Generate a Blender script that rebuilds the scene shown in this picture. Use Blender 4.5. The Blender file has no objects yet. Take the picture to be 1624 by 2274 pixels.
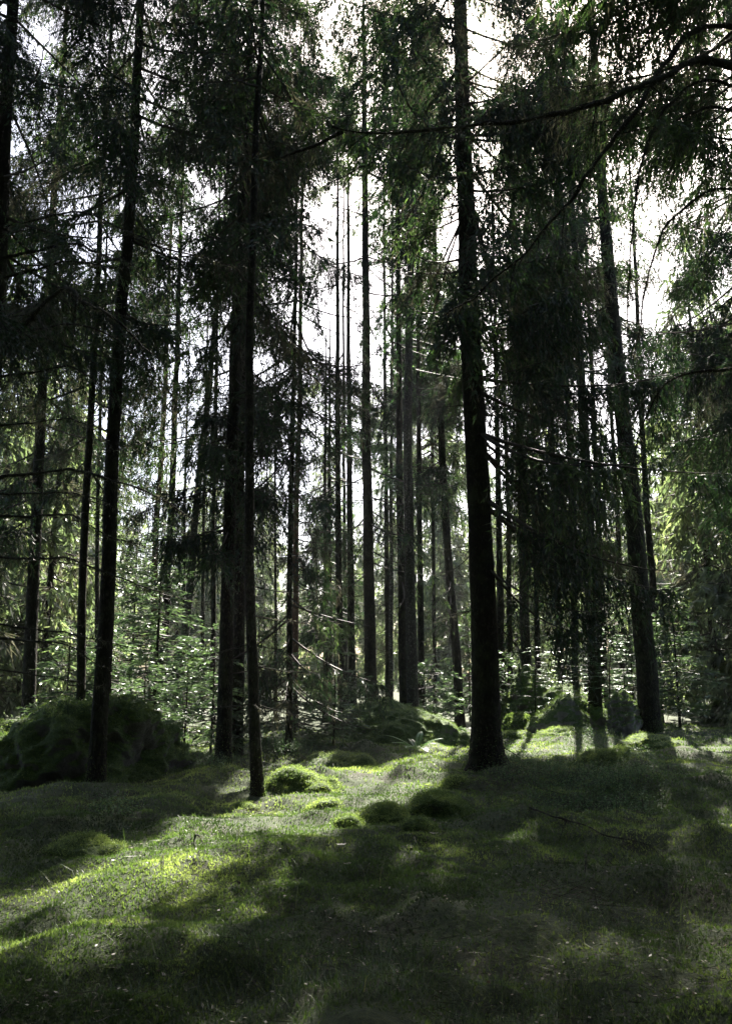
import bpy, math, random
import numpy as np
from mathutils import Vector

PI = math.pi
random.seed(7)
R = np.random.default_rng(11)
scn = bpy.context.scene

# ------------------------------------------------------------------ camera, sky, sun
PITCH = math.radians(11.4)
FOC = 1850.0                    # focal length in units of a 1624 wide picture
CH = 1.5                        # eye height
cam = bpy.data.cameras.new('camera'); camo = bpy.data.objects.new('camera', cam)
scn.collection.objects.link(camo); scn.camera = camo
cam.sensor_fit = 'VERTICAL'; cam.sensor_height = 36.0
cam.lens = 36.0 * FOC / 2274.0
cam.clip_start = 0.05; cam.clip_end = 3000
camo.location = (0, 0, CH); camo.rotation_euler = (PI / 2 + PITCH, 0, 0)

SUN_EL = math.radians(47.0); SUN_AZ = math.radians(15.0)     # azimuth to the right of the view
SUN_STRENGTH = 5.0; SKY_STRENGTH = 0.05; EXPOSURE = 2.82
SD = np.array([math.sin(SUN_AZ) * math.cos(SUN_EL), math.cos(SUN_AZ) * math.cos(SUN_EL), math.sin(SUN_EL)])
w = bpy.data.worlds.new('World'); scn.world = w; w.use_nodes = True
nt = w.node_tree; bg = nt.nodes['Background']
sky = nt.nodes.new('ShaderNodeTexSky'); sky.sky_type = 'NISHITA'; sky.sun_disc = False
sky.sun_elevation = SUN_EL; sky.sun_rotation = SUN_AZ
sky.air_density = 0.9; sky.dust_density = 3.5; sky.ozone_density = 1.0
nt.links.new(sky.outputs[0], bg.inputs[0]); bg.inputs[1].default_value = SKY_STRENGTH
sl = bpy.data.lights.new('sun', 'SUN'); so = bpy.data.objects.new('sun', sl); scn.collection.objects.link(so)
sl.energy = SUN_STRENGTH; sl.angle = math.radians(0.5); sl.color = (1.0, 0.94, 0.83)
so.rotation_euler = Vector(tuple(-SD)).to_track_quat('-Z', 'Y').to_euler(); so.location = (0, 0, 40)
scn.view_settings.view_transform = 'Standard'; scn.view_settings.look = 'None'
scn.view_settings.gamma = 1.0; scn.view_settings.exposure = EXPOSURE
cy = scn.cycles
cy.max_bounces = 5; cy.diffuse_bounces = 3; cy.glossy_bounces = 2; cy.transmission_bounces = 3
cy.transparent_max_bounces = 4; cy.caustics_reflective = False; cy.caustics_refractive = False
cy.sample_clamp_indirect = 6.0; cy.use_denoising = True

# ------------------------------------------------------------------ noise and projection helpers
def _h(ix, iy, iz):
    n = (ix * 374761393 + iy * 668265263 + iz * 2147483647 + 1013904223) & 0xFFFFFFFF
    n = ((n ^ (n >> 13)) * 1274126177) & 0xFFFFFFFF
    n = n ^ (n >> 16)
    return (n & 0xFFFFFF) / float(0xFFFFFF) * 2 - 1
def noise(x, y, z=0.0):
    x = np.asarray(x, float); y = np.asarray(y, float); z = np.asarray(z, float) + 0 * x
    fx, fy, fz = np.floor(x), np.floor(y), np.floor(z)
    ix, iy, iz = fx.astype(np.int64), fy.astype(np.int64), fz.astype(np.int64)
    u, v, q = x - fx, y - fy, z - fz
    u = u * u * (3 - 2 * u); v = v * v * (3 - 2 * v); q = q * q * (3 - 2 * q)
    def c(a, b, d): return _h(ix + a, iy + b, iz + d)
    def lp(a, b, t): return a + (b - a) * t
    return lp(lp(lp(c(0,0,0), c(1,0,0), u), lp(c(0,1,0), c(1,1,0), u), v),
              lp(lp(c(0,0,1), c(1,0,1), u), lp(c(0,1,1), c(1,1,1), u), v), q)
def fbm(x, y, z=0.0, o=4):
    s = 0; a = 1; t = 0
    for k in range(o):
        s = s + a * noise(x * 2 ** k + 17 * k, y * 2 ** k - 9 * k, np.asarray(z) * 2 ** k); t += a; a *= 0.5
    return s / t

cP, sP = math.cos(PITCH), math.sin(PITCH)
def ray(px, py):
    a = (px - 812.0) / FOC; b = -(py - 1137.0) / FOC
    return np.array([a, cP - b * sP, sP + b * cP])
def at(px, py, Y):
    """world point on the picture ray (px, py) at distance Y along the ground"""
    r = ray(px, py); k = Y / r[1]
    return np.array([r[0] * k, Y, CH + r[2] * k])
def proj(P):
    q = P - np.array([0, 0, CH]); f = q[:, 1] * cP + q[:, 2] * sP
    u = -q[:, 1] * sP + q[:, 2] * cP
    f = np.where(f > 0.1, f, 0.1)
    return 812 + FOC * q[:, 0] / f, 1137 - FOC * u / f

def gh(x, y):
    x = np.asarray(x, float); y = np.asarray(y, float)
    far = np.clip((y - 22) / 60, 0, 1)
    h = 0.17 * fbm(x / 3.1 + 4.2, y / 3.1 + 1.7, o=2) + 0.9 * far * fbm(x / 22 + 9, y / 22, o=2)
    m = np.clip(fbm(x / 0.8 + 31, y / 0.8 + 5, o=2) + .15, 0, 1)
    h = h + 0.19 * m * (1 - 0.7 * far)
    q = 1 - np.abs(fbm(x / .62 + 11, y / .7 + 3, 4.4, o=2)) * 2.2
    h = h + .085 * np.clip(q, 0, 1) ** 1.5 * np.clip(.6 + fbm(x / 2.3, y / 2.3 + 8), 0, 1) * (1 - far)
    return h - 0.02
def gfine(x, y):
    return gh(x, y) + 0.022 * fbm(x / 0.16, y / 0.16, 3.3, o=3) + .06 * np.clip(fbm(x / .33 + 7, y / .33, 8.1, o=2) + .1, 0, 1)
def ground_at(px, py):
    r = ray(px, py); k = (CH) / -r[2]
    for _ in range(8):
        P = np.array([0, 0, CH]) + r * k
        k = (CH - float(gh(P[0], P[1]))) / -r[2]
    return np.array([0, 0, CH]) + r * k

# ------------------------------------------------------------------ where the sun reaches the floor: gaps in the canopy
LIT = [
    (1.0, [(80,2000),(163,1945),(260,1903),(350,1865),(440,1815),(545,1780),(562,1800),(480,1836),(420,1862),(330,1905),(260,1932),(180,1975),(80,2050)]),
    (1.0, [(585,1820),(600,1770),(745,1700),(800,1735),(870,1700),(930,1662),(1010,1652),(1035,1668),(960,1740),(905,1780),(800,1810),(740,1855),(640,1872),(585,1855)]),
    (0.9, [(560,1790),(560,1690),(740,1690),(720,1760),(600,1800)]),
    (0.9, [(470,1760),(540,1735),(548,1752),(480,1778)]),
    (1.0, [(1110,1655),(1200,1632),(1300,1640),(1425,1650),(1425,1700),(1300,1700),(1200,1690),(1110,1690)]),
    (0.6, [(925,1965),(1010,1925),(1045,1950),(960,1995)]),
    (0.6, [(535,1965),(595,1945),(625,1985),(560,2010)]),
    (0.6, [(640,2115),(700,2040),(780,1985),(800,1985),(715,2060),(675,2125)]),
    (0.6, [(1110,1868),(1190,1848),(1205,1868),(1125,1888)]),
    (1.0, [(950,1640),(1030,1630),(1050,1655),(960,1665)]),
    (0.9, [(1130,1605),(1180,1600),(1180,1625),(1130,1630)]),
    (0.16, [(60,2000),(420,1900),(700,1880),(760,1950),(640,2060),(560,2130),(60,2200)]),
]
GX0, GY0, GS = -12.0, 2.0, 0.05
LM = np.zeros((int(46 / GS), int(24 / GS)))
gy, gx = np.meshgrid(GY0 + GS * np.arange(LM.shape[0]), GX0 + GS * np.arange(LM.shape[1]), indexing='ij')
wx = gx + 0.25 * fbm(gx / 0.9, gy / 0.9, 1.1, o=3); wy = gy + 0.35 * fbm(gx / 0.9, gy / 0.9, 7.7, o=3)
for v, poly in LIT:
    P = np.array([ground_at(*q)[:2] for q in poly]); n = len(P); ins = np.zeros(LM.shape, bool)
    for i in range(n):
        x1, y1 = P[i]; x2, y2 = P[(i + 1) % n]
        if y1 == y2: continue
        c = ((y1 > wy) != (y2 > wy)) & (wx < (x2 - x1) * (wy - y1) / (y2 - y1) + x1)
        ins ^= c
    LM[ins] = np.maximum(LM[ins], v)
back = (gy > 19) & (gy < 44)
LM = np.where(back, np.maximum(LM, np.clip(1.9 * fbm(gx / 1.6, gy / 2.2, 5.0, o=3) + np.where(gx < -2.6, .55, .12), 0, .6)), LM)
for v, xa, xb, ya, yb in [(.95, 1.0, 2.7, 18.3, 20.3), (.9, 4.0, 7.8, 22.3, 25.3), (.85, -8, -3.3, 14, 24), (.8, 5.2, 8.6, 18.5, 25)]:
    mm = (wx > xa) & (wx < xb) & (wy > ya) & (wy < yb) & (fbm(gx / .7, gy / .9, 2.2, o=3) > -.25)
    LM[mm] = np.maximum(LM[mm], v)
def lit_at(P):
    k = P[:, 2] / SD[2]
    x = P[:, 0] - SD[0] * k; y = P[:, 1] - SD[1] * k
    i = np.floor((y - GY0) / GS).astype(int); j = np.floor((x - GX0) / GS).astype(int)
    ok = (i >= 0) & (i < LM.shape[0]) & (j >= 0) & (j < LM.shape[1])
    out = np.zeros(len(P)); out[ok] = LM[i[ok], j[ok]]
    return out

# how open the canopy is, seen as directions from the clearing (0 closed .. 9 open)
OPEN = np.array([
 [2,1,1,0,1,1,2,1,1,1,1,2,2],
 [1,0,1,0,0,2,2,1,1,0,0,2,2],
 [3,1,3,1,0,6,5,1,2,1,1,2,3],
 [3,1,3,2,0,4,6,1,1,2,1,2,3],
 [3,1,3,2,1,3,4,1,1,1,1,1,3],
 [2,1,3,3,2,6,7,1,0,1,1,2,4],
 [2,1,3,4,1,4,6,0,0,0,0,2,2],
 [3,2,4,3,1,2,3,0,0,0,0,2,3],
 [2,1,4,3,1,2,4,2,1,2,0,1,4],
 [3,2,4,4,3,2,4,2,1,3,1,1,4],
 [3,2,5,4,5,3,4,3,2,3,1,1,4],
 [3,2,5,4,7,3,4,3,2,4,2,1,3],
 [3,3,5,4,5,3,5,4,3,5,3,4,4],
 [3,4,5,4,4,3,5,4,3,5,3,4,4]], float)
def open_at(P):
    x, y = proj(P)
    fx = np.clip((x - 213) / 100, 0, 11.999); fy = np.clip((y - 213) / 100, 0, 12.999)
    i = fy.astype(int); j = fx.astype(int); u = fx - j; v = fy - i
    o = (OPEN[i, j] * (1-u) * (1-v) + OPEN[i, j+1] * u * (1-v) + OPEN[i+1, j] * (1-u) * v + OPEN[i+1, j+1] * u * v)
    return np.where((y < 60) | (x < 60) | (x > 1560), 1.6, o + np.where(y < 900, .8, 1.5))

# ------------------------------------------------------------------ materials
def mat(name):
    m = bpy.data.materials.new(name); m.use_nodes = True; m.node_tree.nodes.clear(); return m, m.node_tree
def N(nt, t, **k):
    n = nt.nodes.new(t)
    for a, b in k.items():
        if a.startswith('i_'):
            n.inputs[int(a[2:]) if a[2:].isdigit() else a[2:]].default_value = b
        else: setattr(n, a, b)
    return n
def ramp(nt, fac, stops):
    r = N(nt, 'ShaderNodeValToRGB'); e = r.color_ramp.elements
    while len(e) < len(stops): e.new(0.5)
    for k, (p, c) in enumerate(stops): e[k].position = p; e[k].color = (*c, 1)
    nt.links.new(fac, r.inputs[0]); return r.outputs[0]

def leafy(name, stops, trans, transfac=0.4, gloss=0.05, rough=0.45):
    m, nt = mat(name); L = nt.links.new
    a = N(nt, 'ShaderNodeAttribute', attribute_name='tint')
    col = ramp(nt, a.outputs['Fac'], stops)
    d = N(nt, 'ShaderNodeBsdfDiffuse'); L(col, d.inputs[0])
    t = N(nt, 'ShaderNodeBsdfTranslucent'); mx = N(nt, 'ShaderNodeMixRGB', blend_type='MULTIPLY', i_0=1.0)
    L(col, mx.inputs[1]); mx.inputs[2].default_value = (*trans, 1); L(mx.outputs[0], t.inputs[0])
    ms = N(nt, 'ShaderNodeMixShader', i_0=transfac); L(d.outputs[0], ms.inputs[1]); L(t.outputs[0], ms.inputs[2])
    g = N(nt, 'ShaderNodeBsdfGlossy'); g.inputs['Roughness'].default_value = rough; g.inputs[0].default_value = (1, 1, 1, 1)
    m2 = N(nt, 'ShaderNodeMixShader', i_0=gloss); L(ms.outputs[0], m2.inputs[1]); L(g.outputs[0], m2.inputs[2])
    o = N(nt, 'ShaderNodeOutputMaterial'); L(m2.outputs[0], o.inputs[0]); return m
M = {}
M['needle'] = leafy('needles', [(0, (.005, .012, .008)), (.5, (.015, .032, .016)), (1, (.072, .105, .042))], (1.7, 1.85, 1.0), .45, .03, .4)  # near foliage, colour darkened to stand for shaded silhouettes
M['needle_far'] = leafy('far_needles_lit', [(0, (.04, .062, .04)), (.5, (.08, .11, .062)), (1, (.18, .21, .115))], (1.8, 1.85, 1.2), .58, .06, .45)  # same needles with a lighter colour, standing for the sunlit background
M['young'] = leafy('young_needles', [(0, (.03, .052, .034)), (.5, (.06, .095, .053)), (1, (.13, .18, .09))], (1.5, 1.65, 1.0), .45, .06, .4)
M['twig'] = leafy('dry_twigs', [(0, (.015, .012, .010)), (.5, (.035, .028, .022)), (1, (.08, .065, .05))], (1, 1, 1), .1, .03)
M['lichen'] = leafy('lichen_twigs', [(0, (.03, .03, .024)), (.5, (.065, .064, .05)), (1, (.14, .14, .11))], (1.2, 1.2, .9), .4, .02)
M['broad'] = leafy('broad_leaves', [(0, (.03, .07, .02)), (.5, (.055, .12, .03)), (1, (.09, .18, .05))], (1.6, 1.9, .6), .5, .1, .3)
M['rowan'] = leafy('rowan_leaves', [(0, (.04, .08, .045)), (.5, (.07, .13, .07)), (1, (.12, .19, .11))], (1.3, 1.6, .9), .45, .16, .3)
M['fern'] = leafy('fern_fronds', [(0, (.07, .14, .05)), (.5, (.10, .2, .06)), (1, (.16, .28, .10))], (1.4, 1.6, .7), .45, .12, .35)
M['mossy'] = leafy('moss_sprigs', [(0, (.012, .024, .008)), (.45, (.058, .095, .028)), (1, (.25, .30, .115))], (1.5, 1.6, .9), .55, .04, .5)
M['grass'] = leafy('grass_blades', [(0, (.014, .030, .012)), (.5, (.05, .085, .032)), (.9, (.11, .15, .06)), (1, (.26, .25, .14))], (1.4, 1.5, .8), .42, .04, .45)
M['berry'] = leafy('bilberry_leaves', [(0, (.03, .06, .03)), (.5, (.05, .10, .045)), (1, (.10, .15, .07))], (1.3, 1.5, .8), .4, .03, .45)
M['dry'] = leafy('dry_leaves', [(0, (.12, .09, .06)), (.5, (.25, .22, .18)), (1, (.5, .47, .42))], (1, .9, .8), .3, .05)

def bark(name, dark, light, scale=1.0, moss=0.25, strength=.8, stretch=.35, patch=None):
    m, nt = mat(name); L = nt.links.new
    tc = N(nt, 'ShaderNodeTexCoord'); mp = N(nt, 'ShaderNodeMapping'); L(tc.outputs['Object'], mp.inputs[0])
    mp.inputs['Scale'].default_value = (1, 1, stretch)
    vo = N(nt, 'ShaderNodeTexVoronoi', feature='F1'); vo.inputs['Scale'].default_value = 34 * scale; vo.inputs['Randomness'].default_value = 1
    no0 = N(nt, 'ShaderNodeTexNoise'); no0.inputs['Scale'].default_value = 12 * scale; no0.inputs['Detail'].default_value = 4
    L(mp.outputs[0], no0.inputs[0])
    md = N(nt, 'ShaderNodeMixRGB', i_0=.12); L(mp.outputs[0], md.inputs[1]); L(no0.outputs['Color'], md.inputs[2]); L(md.outputs[0], vo.inputs[0])
    no = N(nt, 'ShaderNodeTexNoise'); no.inputs['Scale'].default_value = 60 * scale; no.inputs['Detail'].default_value = 5
    L(mp.outputs[0], no.inputs[0])
    big = N(nt, 'ShaderNodeTexNoise'); big.inputs['Scale'].default_value = 3.5; big.inputs['Detail'].default_value = 5; big.inputs['Roughness'].default_value = .65
    L(tc.outputs['Object'], big.inputs[0])
    ad = N(nt, 'ShaderNodeMath', operation='ADD'); L(vo.outputs['Distance'], ad.inputs[0]); L(no.outputs[0], ad.inputs[1])
    base = ramp(nt, ad.outputs[0], [(.35, light), (.95, dark)])
    mo = ramp(nt, big.outputs[0], [(.5 - moss * .1, (0, 0, 0)), (.62, (1, 1, 1))])
    ms = N(nt, 'ShaderNodeMath', operation='MULTIPLY'); L(mo, ms.inputs[0]); ms.inputs[1].default_value = moss
    mx = N(nt, 'ShaderNodeMixRGB'); L(ms.outputs[0], mx.inputs[0]); L(base, mx.inputs[1]); mx.inputs[2].default_value = (*(patch or (.06, .075, .035)), 1)
    b = N(nt, 'ShaderNodeBump'); b.inputs['Strength'].default_value = strength; b.inputs['Distance'].default_value = .02
    inv = N(nt, 'ShaderNodeMath', operation='SUBTRACT', i_0=1.5); L(ad.outputs[0], inv.inputs[1]); L(inv.outputs[0], b.inputs['Height'])
    p = N(nt, 'ShaderNodeBsdfPrincipled'); p.inputs['Roughness'].default_value = .9; p.inputs['Specular IOR Level'].default_value = .15; L(mx.outputs[0], p.inputs['Base Color']); L(b.outputs[0], p.inputs['Normal'])
    o = N(nt, 'ShaderNodeOutputMaterial'); L(p.outputs[0], o.inputs[0]); return m
M['bark'] = bark('spruce_bark', (.012, .010, .008), (.06, .052, .043), 1.0, .3, 1.0)
M['bark_pale'] = bark('pale_rough_bark', (.03, .027, .024), (.17, .158, .145), .8, .3, 1.0, .6)
M['bark_pine'] = bark('pine_bark', (.07, .04, .028), (.26, .15, .10), .7, .2, .8, .4)
M['bark_birch'] = bark('birch_bark', (.05, .045, .04), (.33, .32, .29), .35, .5, .5, 1.6, (.03, .03, .02))
M['bark_dead'] = bark('dead_branch_bark', (.015, .013, .011), (.075, .068, .058), 2.0, .5, .6, .5, (.06, .065, .05))

def rockmat(name, mossy, br=1.0):
    m, nt = mat(name); L = nt.links.new
    tc = N(nt, 'ShaderNodeTexCoord'); ge = N(nt, 'ShaderNodeNewGeometry'); sx = N(nt, 'ShaderNodeSeparateXYZ'); L(ge.outputs['Normal'], sx.inputs[0])
    n1 = N(nt, 'ShaderNodeTexNoise'); n1.inputs['Scale'].default_value = 3; n1.inputs['Detail'].default_value = 8; n1.inputs['Roughness'].default_value = .7; L(tc.outputs['Object'], n1.inputs[0])
    n2 = N(nt, 'ShaderNodeTexNoise'); n2.inputs['Scale'].default_value = 26; n2.inputs['Detail'].default_value = 6; n2.inputs['Roughness'].default_value = .7; L(tc.outputs['Object'], n2.inputs[0])
    rk = ramp(nt, n1.outputs[0], [(.3, (.025 * br, .023 * br, .021 * br)), (.55, (.075 * br, .072 * br, .068 * br)), (.75, (.22 * br, .22 * br, .2 * br))])
    mc = ramp(nt, n2.outputs[0], [(.3, (.018, .034, .009)), (.55, (.05, .085, .018)), (.75, (.12, .15, .035))])
    f = N(nt, 'ShaderNodeMath', operation='MULTIPLY_ADD'); L(sx.outputs['Z'], f.inputs[0]); f.inputs[1].default_value = .55; L(n1.outputs[0], f.inputs[2])
    ff = ramp(nt, f.outputs[0], [(max(0, .75 - mossy), (0, 0, 0)), (.85 - mossy * .9, (1, 1, 1))])
    mx = N(nt, 'ShaderNodeMixRGB'); L(ff, mx.inputs[0]); L(rk, mx.inputs[1]); L(mc, mx.inputs[2])
    b = N(nt, 'ShaderNodeBump'); b.inputs['Strength'].default_value = .9; b.inputs['Distance'].default_value = .03; L(n2.outputs[0], b.inputs['Height'])
    p = N(nt, 'ShaderNodeBsdfPrincipled'); p.inputs['Roughness'].default_value = .9; L(mx.outputs[0], p.inputs['Base Color']); L(b.outputs[0], p.inputs['Normal'])
    o = N(nt, 'ShaderNodeOutputMaterial'); L(p.outputs[0], o.inputs[0]); return m
M['rock'] = rockmat('lichened_rock', .15, 1.9); M['mossrock'] = rockmat('mossy_rock', .38)

def groundmat():
    m, nt = mat('forest_floor'); L = nt.links.new
    tc = N(nt, 'ShaderNodeTexCoord')
    def no(s, d=6, r=.65):
        n = N(nt, 'ShaderNodeTexNoise'); n.inputs['Scale'].default_value = s; n.inputs['Detail'].default_value = d; n.inputs['Roughness'].default_value = r
        L(tc.outputs['Object'], n.inputs[0]); return n.outputs[0]
    a = no(1.2); b_ = no(30, 6, .75)
    c1 = ramp(nt, b_, [(.3, (.008, .014, .005)), (.5, (.026, .04, .012)), (.72, (.07, .085, .028))])
    c2 = ramp(nt, b_, [(.3, (.01, .009, .006)), (.55, (.03, .03, .014)), (.75, (.07, .062, .032))])
    f = ramp(nt, a, [(.52, (0, 0, 0)), (.66, (1, 1, 1))])
    mx = N(nt, 'ShaderNodeMixRGB'); L(f, mx.inputs[0]); L(c1, mx.inputs[1]); L(c2, mx.inputs[2])
    b = N(nt, 'ShaderNodeBump'); b.inputs['Strength'].default_value = 1; b.inputs['Distance'].default_value = .03; L(b_, b.inputs['Height'])
    p = N(nt, 'ShaderNodeBsdfPrincipled'); p.inputs['Roughness'].default_value = .95; L(mx.outputs[0], p.inputs['Base Color']); L(b.outputs[0], p.inputs['Normal'])
    o = N(nt, 'ShaderNodeOutputMaterial'); L(p.outputs[0], o.inputs[0]); return m
M['ground'] = groundmat()

# ------------------------------------------------------------------ mesh helpers
class MB:
    """collects quads and triangles with a material slot and a tint per face"""
    def __init__(s): s.v = []; s.q = []; s.t = []; s.qm = []; s.tm = []; s.qt = []; s.tt = []; s.n = 0
    def quads(s, V, F, mi=0, tint=.5):
        s.v.append(V); s.q.append(F + s.n); s.n += len(V)
        s.qm.append(np.full(len(F), mi, np.int32)); s.qt.append(np.broadcast_to(np.asarray(tint, np.float32), (len(F),)).copy())
    def leaves(s, P, D, Lh, Wd, mi=0, tint=.5, up=None):
        """narrow diamonds from P along D"""
        n = len(P)
        if n == 0: return
        Rn = R.normal(size=(n, 3)) if up is None else up
        side = np.cross(D, Rn); side /= np.linalg.norm(side, axis=1)[:, None] + 1e-9
        Lh = np.broadcast_to(Lh, (n,))[:, None]; Wd = np.broadcast_to(Wd, (n,))[:, None] * .5
        V = np.empty((n, 4, 3)); V[:, 0] = P; V[:, 2] = P + D * Lh
        mid = P + D * Lh * .45
        V[:, 1] = mid + side * Wd; V[:, 3] = mid - side * Wd
        s.quads(V.reshape(-1, 3), np.arange(4 * n, dtype=np.int64).reshape(-1, 4), mi, tint)
    def tube(s, P, rad, k=6, mi=0, tint=.5, disp=None, cap=True):
        P = np.asarray(P, float); n = len(P); T = np.gradient(P, axis=0); T /= np.linalg.norm(T, axis=1)[:, None] + 1e-9
        ref = np.array([0, 0, 1.0]) if abs(T[0][2]) < .9 else np.array([1.0, 0, 0])
        A = np.cross(T, ref); A /= np.linalg.norm(A, axis=1)[:, None] + 1e-9; B = np.cross(T, A)
        th = np.linspace(0, 2 * PI, k, endpoint=False); r = np.broadcast_to(np.asarray(rad, float), (n,))[:, None] * np.ones((1, k))
        if disp is not None: r = disp(P, r, th)
        V = P[:, None] + r[..., None] * (np.cos(th)[None, :, None] * A[:, None] + np.sin(th)[None, :, None] * B[:, None])
        i = np.arange(n - 1)[:, None] * k; j = np.arange(k)[None]; j2 = (j + 1) % k
        F = np.stack([i + j, i + j2, i + k + j2, i + k + j], -1).reshape(-1, 4)
        s.quads(V.reshape(-1, 3), F, mi, tint)
    def build(s, name, mats, parent=None, smooth=False):
        me = bpy.data.meshes.new(name)
        V = np.concatenate(s.v).astype(np.float32); F = np.concatenate(s.q); nf = len(F)
        me.vertices.add(len(V)); me.vertices.foreach_set('co', V.ravel())
        me.loops.add(nf * 4); me.loops.foreach_set('vertex_index', F.astype(np.int32).ravel())
        me.polygons.add(nf); me.polygons.foreach_set('loop_start', np.arange(0, nf * 4, 4, dtype=np.int32))
        me.polygons.foreach_set('material_index', np.concatenate(s.qm))
        if smooth: me.polygons.foreach_set('use_smooth', np.ones(nf, bool))
        for m in mats: me.materials.append(M[m])
        at_ = me.attributes.new('tint', 'FLOAT', 'FACE'); at_.data.foreach_set('value', np.concatenate(s.qt))
        me.update()
        o = bpy.data.objects.new(name, me); scn.collection.objects.link(o)
        if parent is not None: o.parent = parent
        return o
def unit(v): return v / (np.linalg.norm(v, axis=-1)[..., None] + 1e-9)
def tag(o, label=None, cat=None, group=None, kind=None):
    if label: o['label'] = label
    if cat: o['category'] = cat
    if group: o['group'] = group
    if kind: o['kind'] = kind
    return o
def empty(name, loc):
    o = bpy.data.objects.new(name, None); scn.collection.objects.link(o); o.location = tuple(loc); return o
def resample(P, step):
    P = np.asarray(P, float); d = np.r_[0, np.cumsum(np.linalg.norm(np.diff(P, axis=0), axis=1))]
    n = max(3, int(d[-1] / step) + 1); t = np.linspace(0, d[-1], n)
    # smooth through the points with a cubic (Catmull-Rom)
    m = np.gradient(P, d, axis=0, edge_order=1) * .85; i = np.clip(np.searchsorted(d, t) - 1, 0, len(P) - 2)
    h = (d[i + 1] - d[i])[:, None]; u = ((t - d[i]) / h[:, 0])[:, None]
    return ((2*u**3 - 3*u**2 + 1) * P[i] + (u**3 - 2*u**2 + u) * h * m[i] + (-2*u**3 + 3*u**2) * P[i+1] + (u**3 - u**2) * h * m[i+1])

# ------------------------------------------------------------------ ground
def axis(lo, hi, f0, f1, step, grow):
    a = list(np.arange(f0, f1, step)); s = step
    x = a[-1]
    while x < hi: s *= grow; x += s; a.append(x)
    s = step; x = a[0]; b = []
    while x > lo: s *= grow; x -= s; b.append(x)
    return np.array(b[::-1] + a)
xs = axis(-500, 500, -4.5, 4.5, .045, 1.045); ys = axis(-120, 900, 4.2, 14, .045, 1.035)
X, Y = np.meshgrid(xs, ys)
Z = gfine(X, Y)
g = MB(); nx, ny = len(xs), len(ys)
i = np.arange(ny - 1)[:, None] * nx; j = np.arange(nx - 1)[None]
g.quads(np.stack([X, Y, Z], -1).reshape(-1, 3), np.stack([i + j, i + j + 1, i + nx + j + 1, i + nx + j], -1).reshape(-1, 4))
tag(g.build('ground', ['ground'], smooth=True), 'uneven forest floor covered in moss and grass', kind='structure')

# ------------------------------------------------------------------ spruce parts
def trunk_path(pts, Y, top, lean_y=0.0):
    """pts: picture points from the base upwards at distance Y; returns world path to height top"""
    W = [at(px, py, Y) for px, py in pts]
    if Y < 20: W[0] = at(pts[0][0], pts[0][1], Y)
    W = sorted(W, key=lambda p: p[2])
    b = W[0].copy(); s = (W[1] - W[0]) / max(.3, (W[1][2] - W[0][2]))
    b = b - s * (b[2] + .25 - float(gh(b[0], Y)))
    W = [b] + [p for p in W if p[2] > b[2] + .3]
    if W[-1][2] < top:
        s = W[-1] - W[-2]; s = s / s[2]; s[0] *= .5
        W.append(W[-1] + s * (top - W[-1][2]))
    W = np.array(W); W[:, 1] += lean_y * (W[:, 2] - W[0, 2])
    return W
def trunk_mesh(parent, W, r0, top, near, m='bark', flare=1.0, seed=0, loc=None):
    step = .05 if near == 2 else (.12 if near == 1 else .5); k = 40 if near == 2 else (20 if near == 1 else 9)
    P = resample(W, step); z0 = P[0, 2]; h = P[:, 2] - z0
    P[:, 0] += .02 * fbm(h / 1.7, h * 0 + seed, o=2) ; P[:, 1] += .02 * fbm(h / 1.7, h * 0 + seed + 9, o=2)
    rad = r0 * np.clip(1 - h / (top + 1), .04, 1) ** .75
    rad = rad * (1 + flare * 1.1 * np.exp(-h / .24) + .10 * flare * np.exp(-h / .9))
    ph = R.uniform(0, 6.28, 3)
    def disp(P, r, th):
        hh = h[:, None]
        lob = 1 + flare * (.28 * np.sin(3 * th + ph[0]) + .18 * np.sin(5 * th + ph[1]) + .1 * np.sin(7*th + ph[2]))[None] * np.exp(-hh / .25)
        if near:
            cx = np.cos(th)[None] * 3; sy = np.sin(th)[None] * 3
            bb = fbm(cx * 4 + seed, sy * 4, hh * 9, o=3) * .055 + .05 * fbm(cx, sy + seed, hh * 1.2, o=2)
            if near == 2: bb = bb + .03 * np.abs(noise(cx * 9 + seed, sy * 9, hh * 16))
            return r * (lob + bb * np.minimum(1, .2 / r0 + .4))
        return r * lob
    b = MB(); P2 = P - (loc if loc is not None else 0)
    b.tube(P2, rad, k, 0, .5, disp)
    return b.build('trunk', [m], parent, smooth=True), P, rad

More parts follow.
